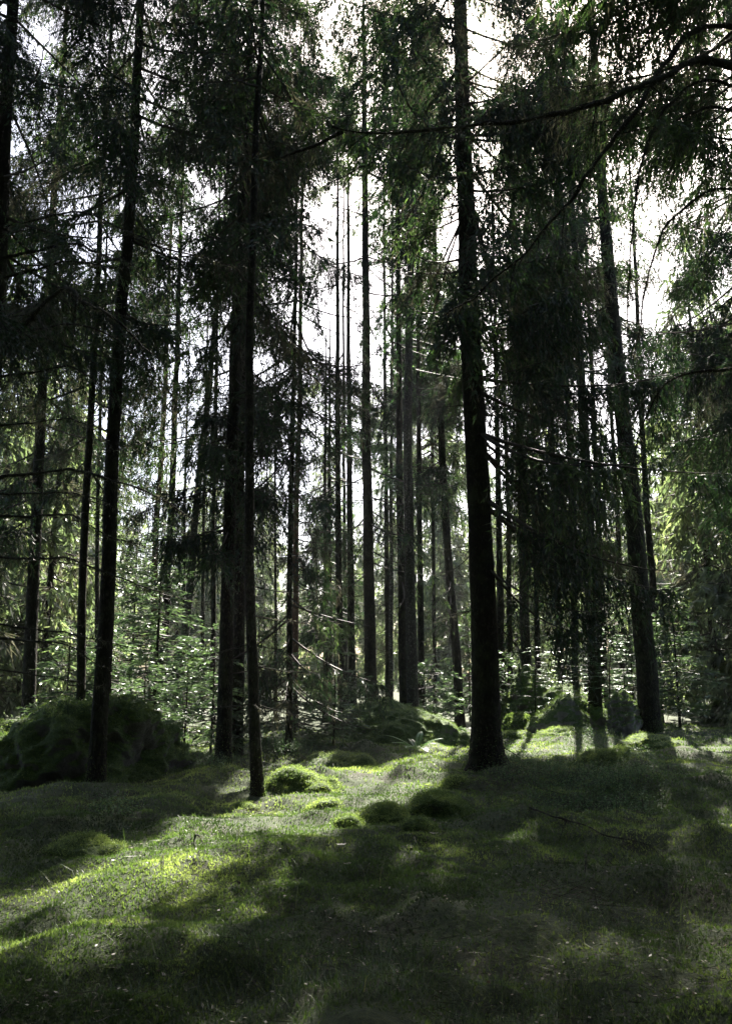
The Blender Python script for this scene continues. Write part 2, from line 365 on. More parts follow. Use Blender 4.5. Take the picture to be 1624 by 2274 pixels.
NF = []
def crown_mesh(parent, P, rad, z0, z1, Lmax, seed, size=1.0, droop=.55, dens=1.0, mask=1, mats=('needle', 'twig', 'lichen'), loc=None,
               lowL=.75, lich=.2, gap=.42, sun=True, flat=None, sdir=None, limbs=True, sector=None, thick=1.65, vis=45.0):
    rs = np.random.default_rng(seed)
    zs = np.arange(z0, z1, gap / dens ** .5)
    per = 5
    zb = np.repeat(zs, per) + rs.uniform(-.15, .15, len(zs) * per); nb = len(zb)
    az = rs.uniform(0, 2 * PI, nb) if sector is None else rs.uniform(sector[0], sector[1], nb)
    f = np.clip((zb - z0) / (z1 - z0), 0, 1)
    prof = np.minimum(lowL + (1 - lowL) * f / .25, 1) * np.clip((1 - f) / .72, .06, 1) ** .8
    L = Lmax * prof * rs.uniform(.65, 1.1, nb)
    iz = np.clip(np.searchsorted(P[:, 2], zb), 0, len(P) - 1); O = P[iz].copy(); O[:, 2] = zb
    dh = np.stack([np.cos(az), np.sin(az), 0 * az], -1)
    s1 = droop * (1 - .9 * f) * rs.uniform(.5, 1.3, nb); s2 = s1 * rs.uniform(.35, .7, nb)
    def bp(bi, t):
        q = O[bi] + dh[bi] * (L[bi] * t)[:, None]
        q[:, 2] += L[bi] * (-s1[bi] * t + s2[bi] * t * t) - .05 * t
        sx = .12 * L[bi] * np.sin(2.2 * t + bi * 1.7) * t
        q[:, 0] += -dh[bi, 1] * sx; q[:, 1] += dh[bi, 0] * sx
        return q
    ok = np.ones(nb, bool)
    if mask:
        mid = bp(np.arange(nb), np.full(nb, .62)); mid[:, 2] -= .15 * L
        o = open_at(mid); kp = np.clip(1.08 - mask * o / 5.2, .04, 1) ** 1.6
        ok &= rs.uniform(size=nb) < kp
    if sun:
        for tt in (.35, .65, .95):
            ok &= ~((lit_at(bp(np.arange(nb), np.full(nb, tt))) > .8) & (rs.uniform(size=nb) < .8))
    ids = np.where(ok)[0]
    b = MB(); off = loc if loc is not None else np.zeros(3)
    if len(ids) == 0: return None
    if limbs:
        T = np.linspace(0, 1, 8); k = 4
        for bi in ids:
            q = bp(np.full(8, bi), T) - off
            b.tube(q, np.linspace(.006 + .009 * L[bi], .004, 8) * (1 if size < 1.5 else 1.4), k, 1, rs.uniform(.2, .6))
    # hanging side strands
    ns = np.maximum(3, (L[ids] / (.052 * size) * dens * thick).astype(int)); bi = np.repeat(ids, ns); n = len(bi)
    t = rs.uniform(.16, 1, n) ** .85; sgn = rs.choice([-1, 1], n)
    S = bp(bi, t)
    side = np.stack([-dh[bi, 1], dh[bi, 0], 0 * az[bi]], -1) * sgn[:, None]
    l2 = (.24 + .24 * L[bi] * (1 - t) ** .6) * rs.uniform(.3, 1.5, n)
    sd = unit(side * rs.uniform(.3, 1, n)[:, None] + dh[bi] * rs.uniform(.1, .7, n)[:, None] + np.array([0, 0, 1.0]) * -rs.uniform(.0, .8 + droop * .7, n)[:, None])
    hang = l2 * rs.uniform(.2, 1.1, n) * droop * 1.35
    if flat is not None:
        sd = unit(side * rs.uniform(.5, 1, n)[:, None] + dh[bi] * rs.uniform(.4, .9, n)[:, None] + np.array([0, 0, 1.0]) * rs.uniform(-flat, flat * .8, n)[:, None]); hang = l2 * rs.uniform(0, .2, n)
    # drop strands in sun gaps of the canopy
    keep = np.ones(n, bool)
    if sun:
        lit = lit_at(S + sd * (l2 * .5)[:, None])
        keep &= rs.uniform(size=n) > lit * 1.05
    cl = noise(S[:, 0] * 1.7 + seed, S[:, 1] * 1.7, S[:, 2] * 1.7)
    oo = open_at(S) if mask else 1.5
    keep &= cl > -.50 + .10 * oo
    x_, y_ = proj(S); high = (y_ < -170)
    keep &= ~(high & (rs.uniform(size=n) < .3))
    S, sd, l2, hang, bi2, t, high, cl = S[keep], sd[keep], l2[keep], hang[keep], bi[keep], t[keep], high[keep], cl[keep]
    n = len(S)
    if n == 0: return b.build('crown', mats, parent)
    bt = rs.uniform(0, 1, nb)[bi2]
    # twig axis
    end = S + sd * l2[:, None]; end[:, 2] -= hang
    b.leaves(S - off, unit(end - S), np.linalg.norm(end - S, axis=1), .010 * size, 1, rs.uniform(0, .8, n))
    # shoots
    m = np.maximum(2, (l2 / (.024 * size)).astype(int)); si = np.repeat(np.arange(n), m); u = rs.uniform(.05, 1, len(si))
    C = S[si] + sd[si] * (l2[si] * u)[:, None]; C[:, 2] -= hang[si] * u * u
    tg = unit(sd[si] * l2[si][:, None] + np.array([0, 0, -2.0]) * (hang[si] * u)[:, None])
    dr = unit(tg + rs.normal(size=C.shape) * (.52 if flat is None else .4) * (np.array([1, 1, 1.0]) if flat is None else np.array([1, 1, .35])) + np.array([0, 0, -.25 if flat is None else 0]))
    big = np.where(high[si], 1.9, 1.0)
    ln = rs.uniform(.06, .16, len(si)) * size * big; wd = rs.uniform(.017, .034, len(si)) * size * big
    dead = rs.uniform(size=len(si)) < lich * np.clip(1.3 - t[si] * 1.1, 0, 1)
    deadb = (rs.uniform(size=nb) < lich * .4)[bi2][si] & (rs.uniform(size=len(si)) < .8)
    dead |= deadb
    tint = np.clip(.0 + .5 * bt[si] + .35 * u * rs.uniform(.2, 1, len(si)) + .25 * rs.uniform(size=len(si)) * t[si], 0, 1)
    kk = np.ones(len(C), bool)
    if sun: kk = rs.uniform(size=len(C)) > 1.25 * lit_at(C + dr * .05)
    C, dr, ln, wd, tint, dead = C[kk], dr[kk], ln[kk], wd[kk], tint[kk], dead[kk]
    g = ~dead; NF.append(len(C))
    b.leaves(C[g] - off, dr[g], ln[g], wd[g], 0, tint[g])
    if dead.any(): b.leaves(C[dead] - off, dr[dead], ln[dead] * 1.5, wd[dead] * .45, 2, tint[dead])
    return b.build('crown', mats, parent)

def dead_branch(parent, P, r0, seed, off=None, twigs=1.0, mossy=.5, name='dead_branch', hang=1.0):
    """a bare knobbly limb along P with dry side twigs and beards of lichen"""
    rs = np.random.default_rng(seed); Q = resample(P, .06 if r0 > .01 else .08); n = len(Q)
    if off is not None: Q = Q - off
    Q = Q + np.stack([fbm(np.arange(n) * .3, np.full(n, seed + k * 7.0), o=2) for k in range(3)], -1) * r0 * .7
    u = np.linspace(0, 1, n); rad = r0 * (1 - .8 * u) * (1 + .35 * noise(np.arange(n) * .9, np.full(n, seed * 1.3)))
    b = MB(); b.tube(Q, rad, 8 if r0 > .015 else 5, 0, .5)
    ln = np.linalg.norm(np.diff(Q, axis=0), axis=1).sum(); nt_ = int(ln * 7 * twigs)
    for _ in range(nt_):
        i = rs.integers(int(n * .15), n - 1); T = unit(Q[min(i + 1, n - 1)] - Q[i])
        d = unit(unit(rs.normal(size=3)) * .9 + T * .8 + np.array([0, 0, -.55 * hang])); l = rs.uniform(.06, .42) * min(1, ln / 1.5)
        k = 5; tt = np.linspace(0, 1, k)[:, None]
        q = Q[i] + d * l * tt + np.array([0, 0, -.25 * hang]) * l * tt ** 2 + rs.normal(size=(k, 3)) * .008 * tt
        b.tube(q, np.linspace(max(.0022, r0 * .16), .0015, k), 4, 0, .4)
    if mossy > 0:
        m = int(ln * 160 * mossy); i = rs.integers(0, n - 1, m)
        D = unit(rs.normal(size=(m, 3)) * .6 + np.array([0, 0, -.55]))
        b.leaves(Q[i] + unit(rs.normal(size=(m, 3))) * rad[i][:, None] * .8, D, rs.uniform(.015, .05, m) * (1 + 12 * r0), rs.uniform(.004, .010, m), 1, rs.uniform(0, 1, m))
    return b.build(name, ['bark_dead', 'lichen'], parent)

def stubs(parent, P, rad, zlo, zhi, n, seed, off, lmin=.1, lmax=1.2, down=.35, twigs=.6, side=None):
    rs = np.random.default_rng(seed)
    for k in range(n):
        z = rs.uniform(zlo, zhi); i = int(np.clip(np.searchsorted(P[:, 2], z), 0, len(P) - 2))
        a = rs.uniform(0, 2 * PI) if side is None else side + rs.uniform(-.9, .9)
        l = rs.uniform(lmin, lmax); d = np.array([math.cos(a), math.sin(a), 0])
        t = np.linspace(0, 1, 6)[:, None]; s = rs.uniform(.2, 1) * down
        q = P[i] + d * (rad[i] * .6 + l * t) + np.array([0, 0, 1.0]) * (l * (-s * t + .4 * s * t * t))
        dead_branch(parent, q, .004 + .007 * l, seed * 31 + k, off, twigs, .35)

def spruce(label, pts, Y, wpx, top=24, near=1, z0=6, Lmax=3.0, seed=0, size=None, mask=1, group=None, m='bark', flare=1.0,
           nst=0, st=(1.0, 6.0), name='spruce_tree', lean_y=0.0, stside=None, cat='spruce tree', **kw):
    W = trunk_path(pts, Y, top, lean_y); off = W[0].copy(); off[2] += .25
    e = empty(name, off); tag(e, label, cat, group)
    r0 = wpx / FOC * Y / cP / 2 * 1.03
    _, P, rad = trunk_mesh(e, W, r0, top, near, m, flare, seed, off)
    if size is None: size = .6 if Y < 10 else 1.0 if Y < 20 else (1.35 if Y < 32 else 1.9)
    if z0 is not None:
        crown_mesh(e, P, rad, z0, top, Lmax, seed * 17 + 5, size, mask=mask, loc=off, **kw)
    if near == 2:
        mb = MB(); n = int(2600 * r0 / .2); a = R.uniform(0, 2 * PI, n); hh = R.exponential(.16, n) * (1 + .7 * np.sin(a * 2 + seed)); hh = hh[hh < .9]; n = len(hh); a = a[:n]
        ii = np.clip(np.searchsorted(P[:, 2] - P[0, 2], hh + .2), 0, len(P) - 1); rr = rad[ii] * 1.04; dd = np.stack([np.cos(a), np.sin(a), 0 * a], -1)
        C = P[ii] * 1.0; C[:, 2] = P[0, 2] + .2 + hh; C += dd * rr[:, None]
        mb.leaves(C - off, unit(dd * .6 + R.normal(size=(n, 3)) * .5 + np.array([0, 0, .2])), R.uniform(.012, .034, n), R.uniform(.006, .014, n), 0, R.uniform(.1, .7, n))
        mb.build('moss', ['mossy'], e)
    if nst: stubs(e, P, rad, st[0], st[1], nst, seed + 900, off, side=stside)
    return e, P, rad, off

# ------------------------------------------------------------------ the trees (picture points: base first, then upwards)
GN = 'spruce trees around the clearing'
# big trunk right of centre
e, P, rad, off = spruce('thickest dark spruce trunk, its root foot flaring, right of centre on the moss',
    [(1081,1715),(1076,1500),(1073,1330),(1064,1137),(1057,1000),(1046,780),(1039,610),(1031,400),(1026,200)], 14.0, 58, 25, 2, 6.3, 3.6, 1,
    group=GN, flare=1.7, nst=16, st=(2.0, 9), droop=.75, lich=.3, dens=1.1, lowL=.8)
crown_mesh(e, P, rad, 3.6, 11.5, 3.9, 4001, 1.0, .9, .95, .6, loc=off, lowL=.75, lich=.3, sector=(-1.3, .75), gap=1.0, thick=2.4).name = 'lower_crown'
crown_mesh(e, P, rad, 5.6, 13, 3.4, 4002, 1.0, .85, .8, .8, loc=off, lowL=.75, lich=.35, sector=(2.0, 3.6), gap=1.0, thick=2.2).name = 'lower_crown'
eQ, PQ, offQ = e, P, off
# slim rim lit trunk left of centre
spruce('slim dark spruce with a sunlit right edge, free standing on the lit moss',
    [(571,1790),(566,1600),(563,1500),(556,1283),(554,1100),(553,963),(555,756),(562,506),(564,402),(574,200)], 11.3, 23.5, 19, 2, 7.2, 1.9, 2,
    group=GN, flare=.8, nst=26, st=(1.0, 7.5), droop=.6, lich=.35, dens=.8)
# left leaning trunk
spruce('dark spruce in front of the large mossy boulder, leaning slightly right',
    [(214,1775),(222,1560),(234,1380),(240,1275),(251,1000),(258,850),(265,722),(283,560),(290,460),(300,250)], 11.9, 34, 22, 2, 6.6, 2.6, 3,
    group=GN, flare=.7, nst=18, st=(1.5, 8), droop=.7, lich=.35, dens=1.0)
# the pair behind the slim one
e, P, rad, off = spruce('tall spruce close behind and left of the slim rim lit trunk',
    [(494,1705),(503,1450),(508,1239),(516,950),(522,756),(533,560),(541,402),(549,220)], 14.8, 31, 24, 2, 4.6, 2.6, 4,
    group=GN, flare=.5, nst=14, st=(1.5, 6), droop=.9, lich=.3, lowL=.5)
crown_mesh(e, P, rad, 4.3, 6.8, 1.7, 4003, 1.0, .9, 1.0, 0, loc=off, lowL=.9, lich=.3, sector=(3.4, 6.0), sun=False, gap=.7, thick=1.8).name = 'lower_crown'
spruce('spruce trunk hidden between the slim rim lit trunk and the tall one left of it',
    [(524,1668),(530,1421),(533,1000),(540,756),(548,402),(553,220)], 17.6, 27, 24, 1, 6.4, 2.8, 5,
    group=GN, flare=.5, nst=8, st=(1.5, 7), droop=.7, lich=.3)
# right big leaning trunk
spruce('stout spruce at the right edge, leaning left, beside the upright dark boulder',
    [(1441,1640),(1437,1546),(1425,1384),(1404,1137),(1384,952),(1369,814),(1352,622),(1334,392),(1323,207)], 22.5, 44, 27, 2, 8.5, 3.0, 6,
    group=GN, flare=.6, nst=14, st=(4, 12), droop=.6, lich=.2, dens=.6)
spruce('thinner spruce trunk just right of the stout leaning one at the right edge',
    [(1462,1600),(1452,1350),(1436,1137),(1422,906),(1412,650)], 28, 17, 24, 1, 8, 2.4, 7, group=GN, nst=4, droop=.6)
# centre
spruce('straight black spruce trunk rising behind the centre boulder, nearest the middle',
    [(824,1580),(821,1377),(817,1200),(814,1044),(813,883),(811,576),(808,200)], 24.5, 26, 29, 1, 4.5, 3.2, 8,
    group=GN, nst=12, st=(2, 12), droop=.6, dens=.95, lich=.3, lowL=.7, mask=.7)
spruce('pale rough barked tree behind the right half of the centre boulder',
    [(917,1570),(913,1403),(909,1249),(905,1044),(906,800),(914,530),(920,300)], 23, 24.5, 28, 1, 8, 3.0, 9,
    group=GN, m='bark_pale', name='old_tree', nst=6, st=(3, 10), droop=.6, dens=.7)
spruce('dark spruce trunk touching the left side of the pale rough barked tree',
    [(895,1565),(893,1428),(887,1044),(884,700)], 25.5, 19, 28, 1, 4.5, 3.0, 10, group=GN, nst=4, droop=.6)
spruce('dim spruce trunk just right of the pale rough barked tree',
    [(936,1560),(934,1454),(930,1137),(928,800)], 27, 15, 23, 1, 4.5, 2.8, 11, group=GN, nst=4, droop=.7)
spruce('lone spruce trunk between the pale rough barked tree and the thickest trunk',
    [(1020,1600),(1017,1556),(1009,1403),(999,1300),(988,1137),(975,850)], 27, 20, 28, 1, 4.2, 3.2, 12, group=GN, nst=5, droop=.75, lich=.35)
# right of the thickest trunk
spruce('spruce trunk half hidden behind the right side of the thickest trunk',
    [(1113,1500),(1110,1384),(1106,1137),(1100,800)], 30, 17, 24, 1, 4.8, 3.2, 13, group=GN, droop=.8, lich=.3)
spruce('thin straight trunk in the gap right of the thickest trunk, above the heap of rocks',
    [(1131,1500),(1130,1384),(1127,1137),(1120,900)], 33, 13, 23, 1, 6, 2.6, 14, group=GN, droop=.7)
spruce('broad trunk rising behind the rock heap, the widest there',
    [(1170,1530),(1164,1384),(1161,1200),(1152,900)], 28.5, 23, 25, 1, 4.6, 3.6, 15, group=GN, m='bark_pale', droop=.9, lich=.5)
spruce('narrow dark trunk veiled by hanging twigs right of the broad trunk at the rock heap',
    [(1194,1520),(1191,1357),(1186,1137),(1178,800)], 28, 12, 29, 1, 4.6, 4.4, 16, group=GN, droop=.9, lich=.4, dens=.75, lowL=.75)
spruce('low hanging spruce over the rock heap, its curtain of twigs reaching the shrubs',
    [(1276,1530),(1275,1465),(1268,1137),(1255,800)], 27.3, 15, 30, 1, 4.4, 4.6, 17, group=GN, droop=.9, lich=.45, dens=.8, lowL=.75)
spruce('wide dark trunk behind the rounded top of the back boulder',
    [(1320,1540),(1316,1411),(1304,1137),(1290,850)], 25, 29, 25, 1, 5.0, 3.4, 18, group=GN, droop=.9, lich=.3, dens=1.1)
spruce('medium trunk among sunlit rowan leaves right of the wide dark trunk',
    [(1340,1540),(1337,1411),(1326,1137),(1316,900)], 29, 16, 23, 1, 6.5, 2.8, 19, group=GN, droop=.8)
spruce('thin trunk between rowan leaves and the stout leaning spruce',
    [(1380,1540),(1379,1384),(1368,1137),(1355,900)], 31, 13, 23, 1, 7, 2.6, 20, group=GN, droop=.7)
# left part
spruce('thin dark spruce near the left edge, left of the leaning trunk by the boulder',
    [(176,1600),(180,1450),(189,1170),(206,825),(215,640),(228,402)], 16, 19, 22, 1, 5.8, 2.6, 21, group=GN, nst=8, st=(1, 7), droop=.7, lich=.5)
spruce('reddish pine trunk in the sunlit wood right of the left leaning spruce',
    [(337,1560),(341,1400),(347,1170),(354,1067),(365,894),(372,700)], 27, 15, 25, 1, 15, 2.4, 22, group=GN, m='bark_pine', name='pine_tree', cat='pine tree', nst=5, st=(3, 10), droop=.3)
spruce('darker trunk just right of the reddish pine in the sunlit wood',
    [(358,1570),(366,1400),(380,1135),(390,860),(398,600)], 25, 18, 24, 1, 5.5, 2.8, 23, group=GN, nst=5, st=(3, 8), droop=.7, lich=.4)
spruce('crooked pale patchy birch trunk leaning right in the sunlit wood',
    [(396,1600),(402,1473),(414,1380),(424,1283),(434,1135),(448,1000),(461,894),(475,739),(492,600),(501,471)], 22, 20, 20, 1, 12, 2.2, 24, group=GN,
    m='bark_birch', name='birch_tree', cat='birch tree', nst=4, st=(3, 9), droop=.2, mats=('broad', 'twig', 'lichen'), dens=.7, thick=.8)
spruce('slender trunk right of the leaning patchy birch',
    [(473,1560),(473,1318),(473,1170),(478,1000),(482,700)], 24, 12, 22, 1, 4.5, 2.8, 25, group=GN, nst=5, st=(2, 6), droop=.8, lich=.4)
spruce('very thin trunk between the birch and the slender trunk beside it',
    [(449,1560),(451,1205),(456,900)], 30, 9, 20, 1, 8, 2.2, 26, group=GN, droop=.6)
spruce('very thin trunk just left of the leaning birch in the sunlit wood',
    [(408,1560),(410,1170),(416,900)], 34, 8, 20, 1, 9, 2.0, 27, group=GN, droop=.6)
spruce('pale thin trunk close right of the thin spruce at the left edge',
    [(214,1560),(219,1067),(226,800)], 26, 11, 22, 1, 7, 2.6, 28, group=GN, droop=.8, lich=.6)
# gap right of the slim tree
spruce('reddish pine trunk right of the slim rim lit spruce, its foot behind hanging twigs',
    [(652,1600),(655,1400),(658,1135),(665,894),(668,610),(672,300)], 26, 15, 26, 1, 12, 2.3, 29, group=GN, m='bark_pine', name='pine_tree', cat='pine tree', nst=10, st=(3, 11), droop=.4, dens=.7)
e, P, rad, off = spruce('shaggy grey spruce hung with dry twigs right of the slim rim lit spruce',
    [(640,1640),(642,1400),(645,1137),(650,900)], 17.5, 14, 18, 1, 6, 2.6, 30, group=GN, droop=1.05, lich=.6, dens=1.1, lowL=.85, mask=.5)
crown_mesh(e, P, rad, 1.5, 6, 2.0, 4004, 1.0, 1.0, 1.0, .2, loc=off, lowL=.9, lich=.6, sun=False).name = 'lower_crown'
spruce('very thin trunk seen against the bright gap right of the slim rim lit spruce',
    [(612,1560),(611,1300),(610,1170),(612,900)], 31, 7.5, 18, 1, 9, 1.8, 31, group=GN, droop=.6)
spruce('left one of two slim parallel trunks left of the straight black trunk',
    [(722,1560),(722,1326),(721,1137),(722,900)], 30, 12.5, 15, 1, 3, 2.6, 32, mask=.5, group=GN, droop=.6, nst=3, st=(3, 8))
spruce('right one of two slim parallel trunks left of the straight black trunk',
    [(733,1560),(732,1326),(731,1137),(731,900)], 32, 12, 17, 1, 3.5, 2.6, 33, mask=.5, group=GN, droop=.6)
spruce('trunk hung with green drooping boughs between the slim pair and the straight black trunk',
    [(759,1580),(753,1377),(750,1137),(749,900)], 24, 16, 21, 1, 3.6, 3.0, 34, group=GN, droop=.85, lich=.25, dens=1.0, lowL=.7)
spruce('dim trunk close left of the straight black trunk',
    [(781,1560),(779,1377),(776,1137),(774,900)], 29, 17, 24, 1, 3.6, 2.8, 35, group=GN, droop=.7)
spruce('slim trunk in the bright gap right of the straight black trunk',
    [(863,1560),(860,1377),(857,1137),(855,900)], 31, 13, 24, 1, 4, 2.6, 36, group=GN, droop=.7, nst=4, st=(2, 8))
# trees whose feet stand outside the clearing
e1, P1, rad1, off1 = spruce('near spruce at the far left with long bare drooping branches reaching right',
    [(-75,1900),(-50,1500),(-30,1137),(-12,800),(12,300)], 9.6, 44, 20, 2, 5.6, 2.6, 40, group=GN, flare=.7, droop=.6, lich=.3)
e2, P2, rad2, off2 = spruce('near spruce beyond the right edge whose long black mossy limbs cross the top',
    [(1850,2100),(1820,1700),(1790,1137),(1765,700),(1735,200)], 6.8, 80, 20, 2, 6.6, 2.8, 41, group=GN, flare=.7, droop=.7, lich=.3, lowL=.8, dens=.95, sector=(PI - 1.3, PI + .5))
spruce('spruce at the lower right edge behind the near limb bearing tree',
    [(1730,1690),(1712,1400),(1692,1137),(1668,700)], 17, 34, 24, 1, 5.5, 3.6, 42, group=GN, nst=8, st=(1, 6), droop=.8, dens=1.2, mask=.8)
spruce('spruce at the left edge behind the mossy boulder', [(60,1640),(70,1400),(88,1000)], 19, 28, 24, 1, 5, 3.0, 43, group=GN, droop=.8, lich=.4)
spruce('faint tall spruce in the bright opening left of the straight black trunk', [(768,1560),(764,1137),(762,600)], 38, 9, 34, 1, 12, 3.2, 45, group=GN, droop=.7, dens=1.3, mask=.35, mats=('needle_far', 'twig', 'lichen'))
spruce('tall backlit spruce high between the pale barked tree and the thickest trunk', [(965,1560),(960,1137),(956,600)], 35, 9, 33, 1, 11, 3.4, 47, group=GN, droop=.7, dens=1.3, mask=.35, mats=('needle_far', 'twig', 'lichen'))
# broadleaf crowns high up
spruce('tall light green broadleaf tree whose crown fills the upper middle',
    [(868,1560),(868,1137),(870,700),(872,300)], 29, 10, 27, 1, 8, 3.6, 44, group=None, m='bark_birch', name='birch_tree', cat='birch tree', mask=.4,
    mats=('broad', 'twig', 'lichen'), droop=.25, dens=.9, lich=0, size=1.6)

# limbs drawn across the picture by the two near trees
def limb(parent, off, start, pts, r0, seed, **kw):
    W = [start, (np.array(start) + at(*pts[0][:2], pts[0][2])) / 2] + [at(x, y, d) for x, y, d in pts]
    return dead_branch(parent, np.array(W), r0, seed, off, **kw)
def tr(P, z): return P[int(np.clip(np.searchsorted(P[:, 2], z), 0, len(P) - 1))]
R2 = [  # right hand tree
 ([(1560,135,6.3),(1455,180,6.0),(1330,226,5.8),(1220,258,5.7),(1100,271,5.6),(950,286,5.6),(850,295,5.6),(790,293,5.6),(735,282,5.6)], .036),
 ([(1560,60,6.6),(1455,172,6.4),(1415,240,6.3),(1340,335,6.3),(1260,450,6.3),(1150,575,6.3),(1050,662,6.4),(985,700,6.4)], .030),
 ([(1580,240,6.5),(1470,275,6.3),(1420,285,6.3),(1365,298,6.3)], .02),
 ([(1560,180,6.4),(1470,250,6.2),(1415,400,6.1),(1398,560,6.1),(1392,740,6.1)], .018),
 ([(1590,420,6.5),(1475,505,6.3),(1440,600,6.2),(1420,720,6.2),(1405,800,6.2)], .016),
 ([(1600,820,6.6),(1480,850,6.5),(1430,930,6.5),(1400,1050,6.5)], .018),
]
for k, (p, r0) in enumerate(R2):
    s = tr(P2, p[0][2] * 0 + at(*p[0])[2] + .12)
    limb(e2, off2, s, p, r0, 500 + k, twigs=1.5, mossy=1.0)
# fork of the long top limb
dead_branch(e2, np.array([at(762,292,5.6), at(700,320,5.6), at(640,345,5.65), at(588,366,5.7)]), .016, 530, off2, twigs=1.2, mossy=.8)
R1 = [
 ([(163,540,8.9),(230,568,8.4),(295,585,8.0)], .022), ([(163,580,8.8),(240,592,8.6),(300,588,8.4)], .020),
 ([(150,640,7.6),(185,668,7.2),(250,702,6.9),(320,770,6.8)], .040),
 ([(163,815,8.8),(235,868,8.6),(270,905,8.6)], .018), ([(163,932,8.8),(225,965,8.5),(262,1010,8.5)], .014),
 ([(163,1043,8.6),(230,1062,8.2),(330,1095,7.9),(445,1165,7.8)], .022), ([(163,1095,8.8),(240,1120,8.6),(270,1145,8.6)], .014),
 ([(163,1145,8.7),(230,1185,8.3),(330,1218,8.1)], .018), ([(163,1243,8.6),(230,1268,8.3),(330,1305,8.0),(420,1335,7.9)], .018),
 ([(163,1408,8.8),(215,1420,8.6),(285,1437,8.4)], .016), ([(163,1438,8.7),(215,1475,8.5),(265,1497,8.5)], .016), ([(163,1512,8.9),(240,1528,8.6)], .012),
 ([(163,470,8.9),(300,520,8.4),(420,560,8.0),(540,600,7.8)], .014), ([(163,720,8.9),(300,780,8.5),(380,880,8.3),(430,990,8.2)], .014),
]
for k, (p, r0) in enumerate(R1):
    s = tr(P1, at(*p[0])[2] + .15); limb(e1, off1, s, p, r0, 600 + k, twigs=1.2, mossy=.8)
# long bare branches of the thickest trunk
for k, (p, r0) in enumerate([
  ([(1030,190,14.4),(980,195,14.0),(900,318,13.6),(808,369,13.3),(716,415,13.1)], .035),
  ([(1035,235,14.5),(990,300,14.1),(940,420,13.8),(880,520,13.7),(810,600,13.6)], .03),
  ([(1035,355,14.6),(1000,362,14.2),(930,366,13.9),(880,360,13.7)], .025),
  ([(1040,500,14.6),(1000,560,14.2),(960,700,14.0),(930,790,14)], .022),
  ([(1055,430,14.4),(1075,560,13.8),(1090,700,13.6),(1110,900,13.5),(1120,1000,13.5)], .028),
  ([(1055,480,14.5),(1100,540,14.1),(1150,600,13.8)], .022),
  ([(1065,1360,14.5),(1110,1395,14.1),(1150,1440,13.8),(1175,1490,13.7)], .016),
  ([(1085,1640,14.5),(1125,1665,14.0),(1165,1690,13.7)], .014),
  ([(1060,1230,14.4),(1010,1262,14.0),(960,1278,13.8)], .012),
  ([(1060,1360,14.4),(1020,1365,14.0),(960,1385,13.8)], .012),
  ]):
    W = np.array([at(*q) for q in p]); s = tr(PQ, W[0][2] + .05)
    dead_branch(eQ, np.vstack([s, W[1:]]), r0, 700 + k, offQ, twigs=1.3, mossy=.6)

# ------------------------------------------------------------------ the wood further back: copies of a few spruces
def copy_tree(o):
    c = o.copy(); scn.collection.objects.link(c)
    for ch in o.children:
        d = ch.copy(); scn.collection.objects.link(d); d.parent = c
    return c
protos = []
for k in range(6):
    top = [20, 22, 18, 23, 16, 21][k]
    off = np.array([300.0 + 10 * k, -60.0, 0])
    e_ = empty('spruce_tree', off)
    W = np.array([[0, 0, -.4], [.05, 0, 6], [0, .1, 12], [.05, 0, top]]) + off
    _, P_, rad_ = trunk_mesh(e_, W, [.2, .24, .16, .22, .13, .18][k], top, 0, 'bark_pale' if k in (1, 3) else 'bark', .4, k, off)
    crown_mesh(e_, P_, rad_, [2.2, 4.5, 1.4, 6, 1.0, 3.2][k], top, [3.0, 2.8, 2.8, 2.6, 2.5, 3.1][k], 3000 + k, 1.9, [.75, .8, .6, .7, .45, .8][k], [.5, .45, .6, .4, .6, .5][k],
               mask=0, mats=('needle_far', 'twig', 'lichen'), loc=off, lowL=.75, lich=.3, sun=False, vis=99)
    protos.append([e_, False])
def zone(px):
    return ('at the left edge of the wood' if px < 200 else 'in the sunlit left part' if px < 480 else 'right of the slim rim lit spruce' if px < 700 else 'around the straight black trunk' if px < 1000
            else 'right of the thickest trunk' if px < 1250 else 'behind the rock heap' if px < 1450 else 'at the right edge of the wood')
rf = random.Random(5); put = []; GB = 'distant spruces filling the wood behind the clearing'
def put_far(x, y, k=None, back=False, sc=1.0):
    k = rf.randrange(6) if k is None else k
    pr = protos[k]; o = copy_tree(pr[0]) if pr[1] else pr[0]; pr[1] = True
    s = rf.uniform(.85, 1.15) * sc; o.location = (x, y, float(gh(x, y)) - .1); o.rotation_euler = (0, 0, rf.uniform(0, 2 * PI)); o.scale = (s, s, s * rf.uniform(.95, 1.1))
    if back: tag(o, 'unseen spruce added behind or beside the viewer to cut sky light', 'spruce tree', 'unseen spruces added around the viewer'); return
    px = 812 + FOC * x / y / cP
    d = 'middle distance' if y < 50 else 'distant' if y < 75 else 'farthest'
    look = ['with shaggy hanging boughs', 'with a pale trunk', 'green to its foot', 'with a long bare pale trunk', 'low and bushy', 'dark and tall'][k]
    tag(o, '%s spruce %s, %s' % (d, look, zone(px)), 'spruce tree', GB)
tries = 0
while len(put) < 62 and tries < 6000:
    tries += 1
    y = 46 + 60 * rf.random() ** 1.1; px = rf.uniform(-120, 1744); x = (px - 812) / FOC * y * cP
    if y < 42 and 575 < px < 830 and rf.random() < .8: continue
    if 600 < px < 640 or 690 < px < 720 or 838 < px < 856: 
        if rf.random() < .8: continue
    if any((x - a) ** 2 + (y - b) ** 2 < (2.4 + y * .012) ** 2 for a, b in put): continue
    put.append((x, y)); put_far(x, y, rf.choice([0, 1, 2, 2, 3, 4, 4, 5]))
for px, y in [(-90, 27), (-20, 33), (40, 38), (95, 30), (1590, 29), (1650, 35), (1700, 26), (1545, 41), (130, 43), (1760, 31)]:
    put_far((px - 812) / FOC * y * cP, y, rf.choice([0, 2, 4]))
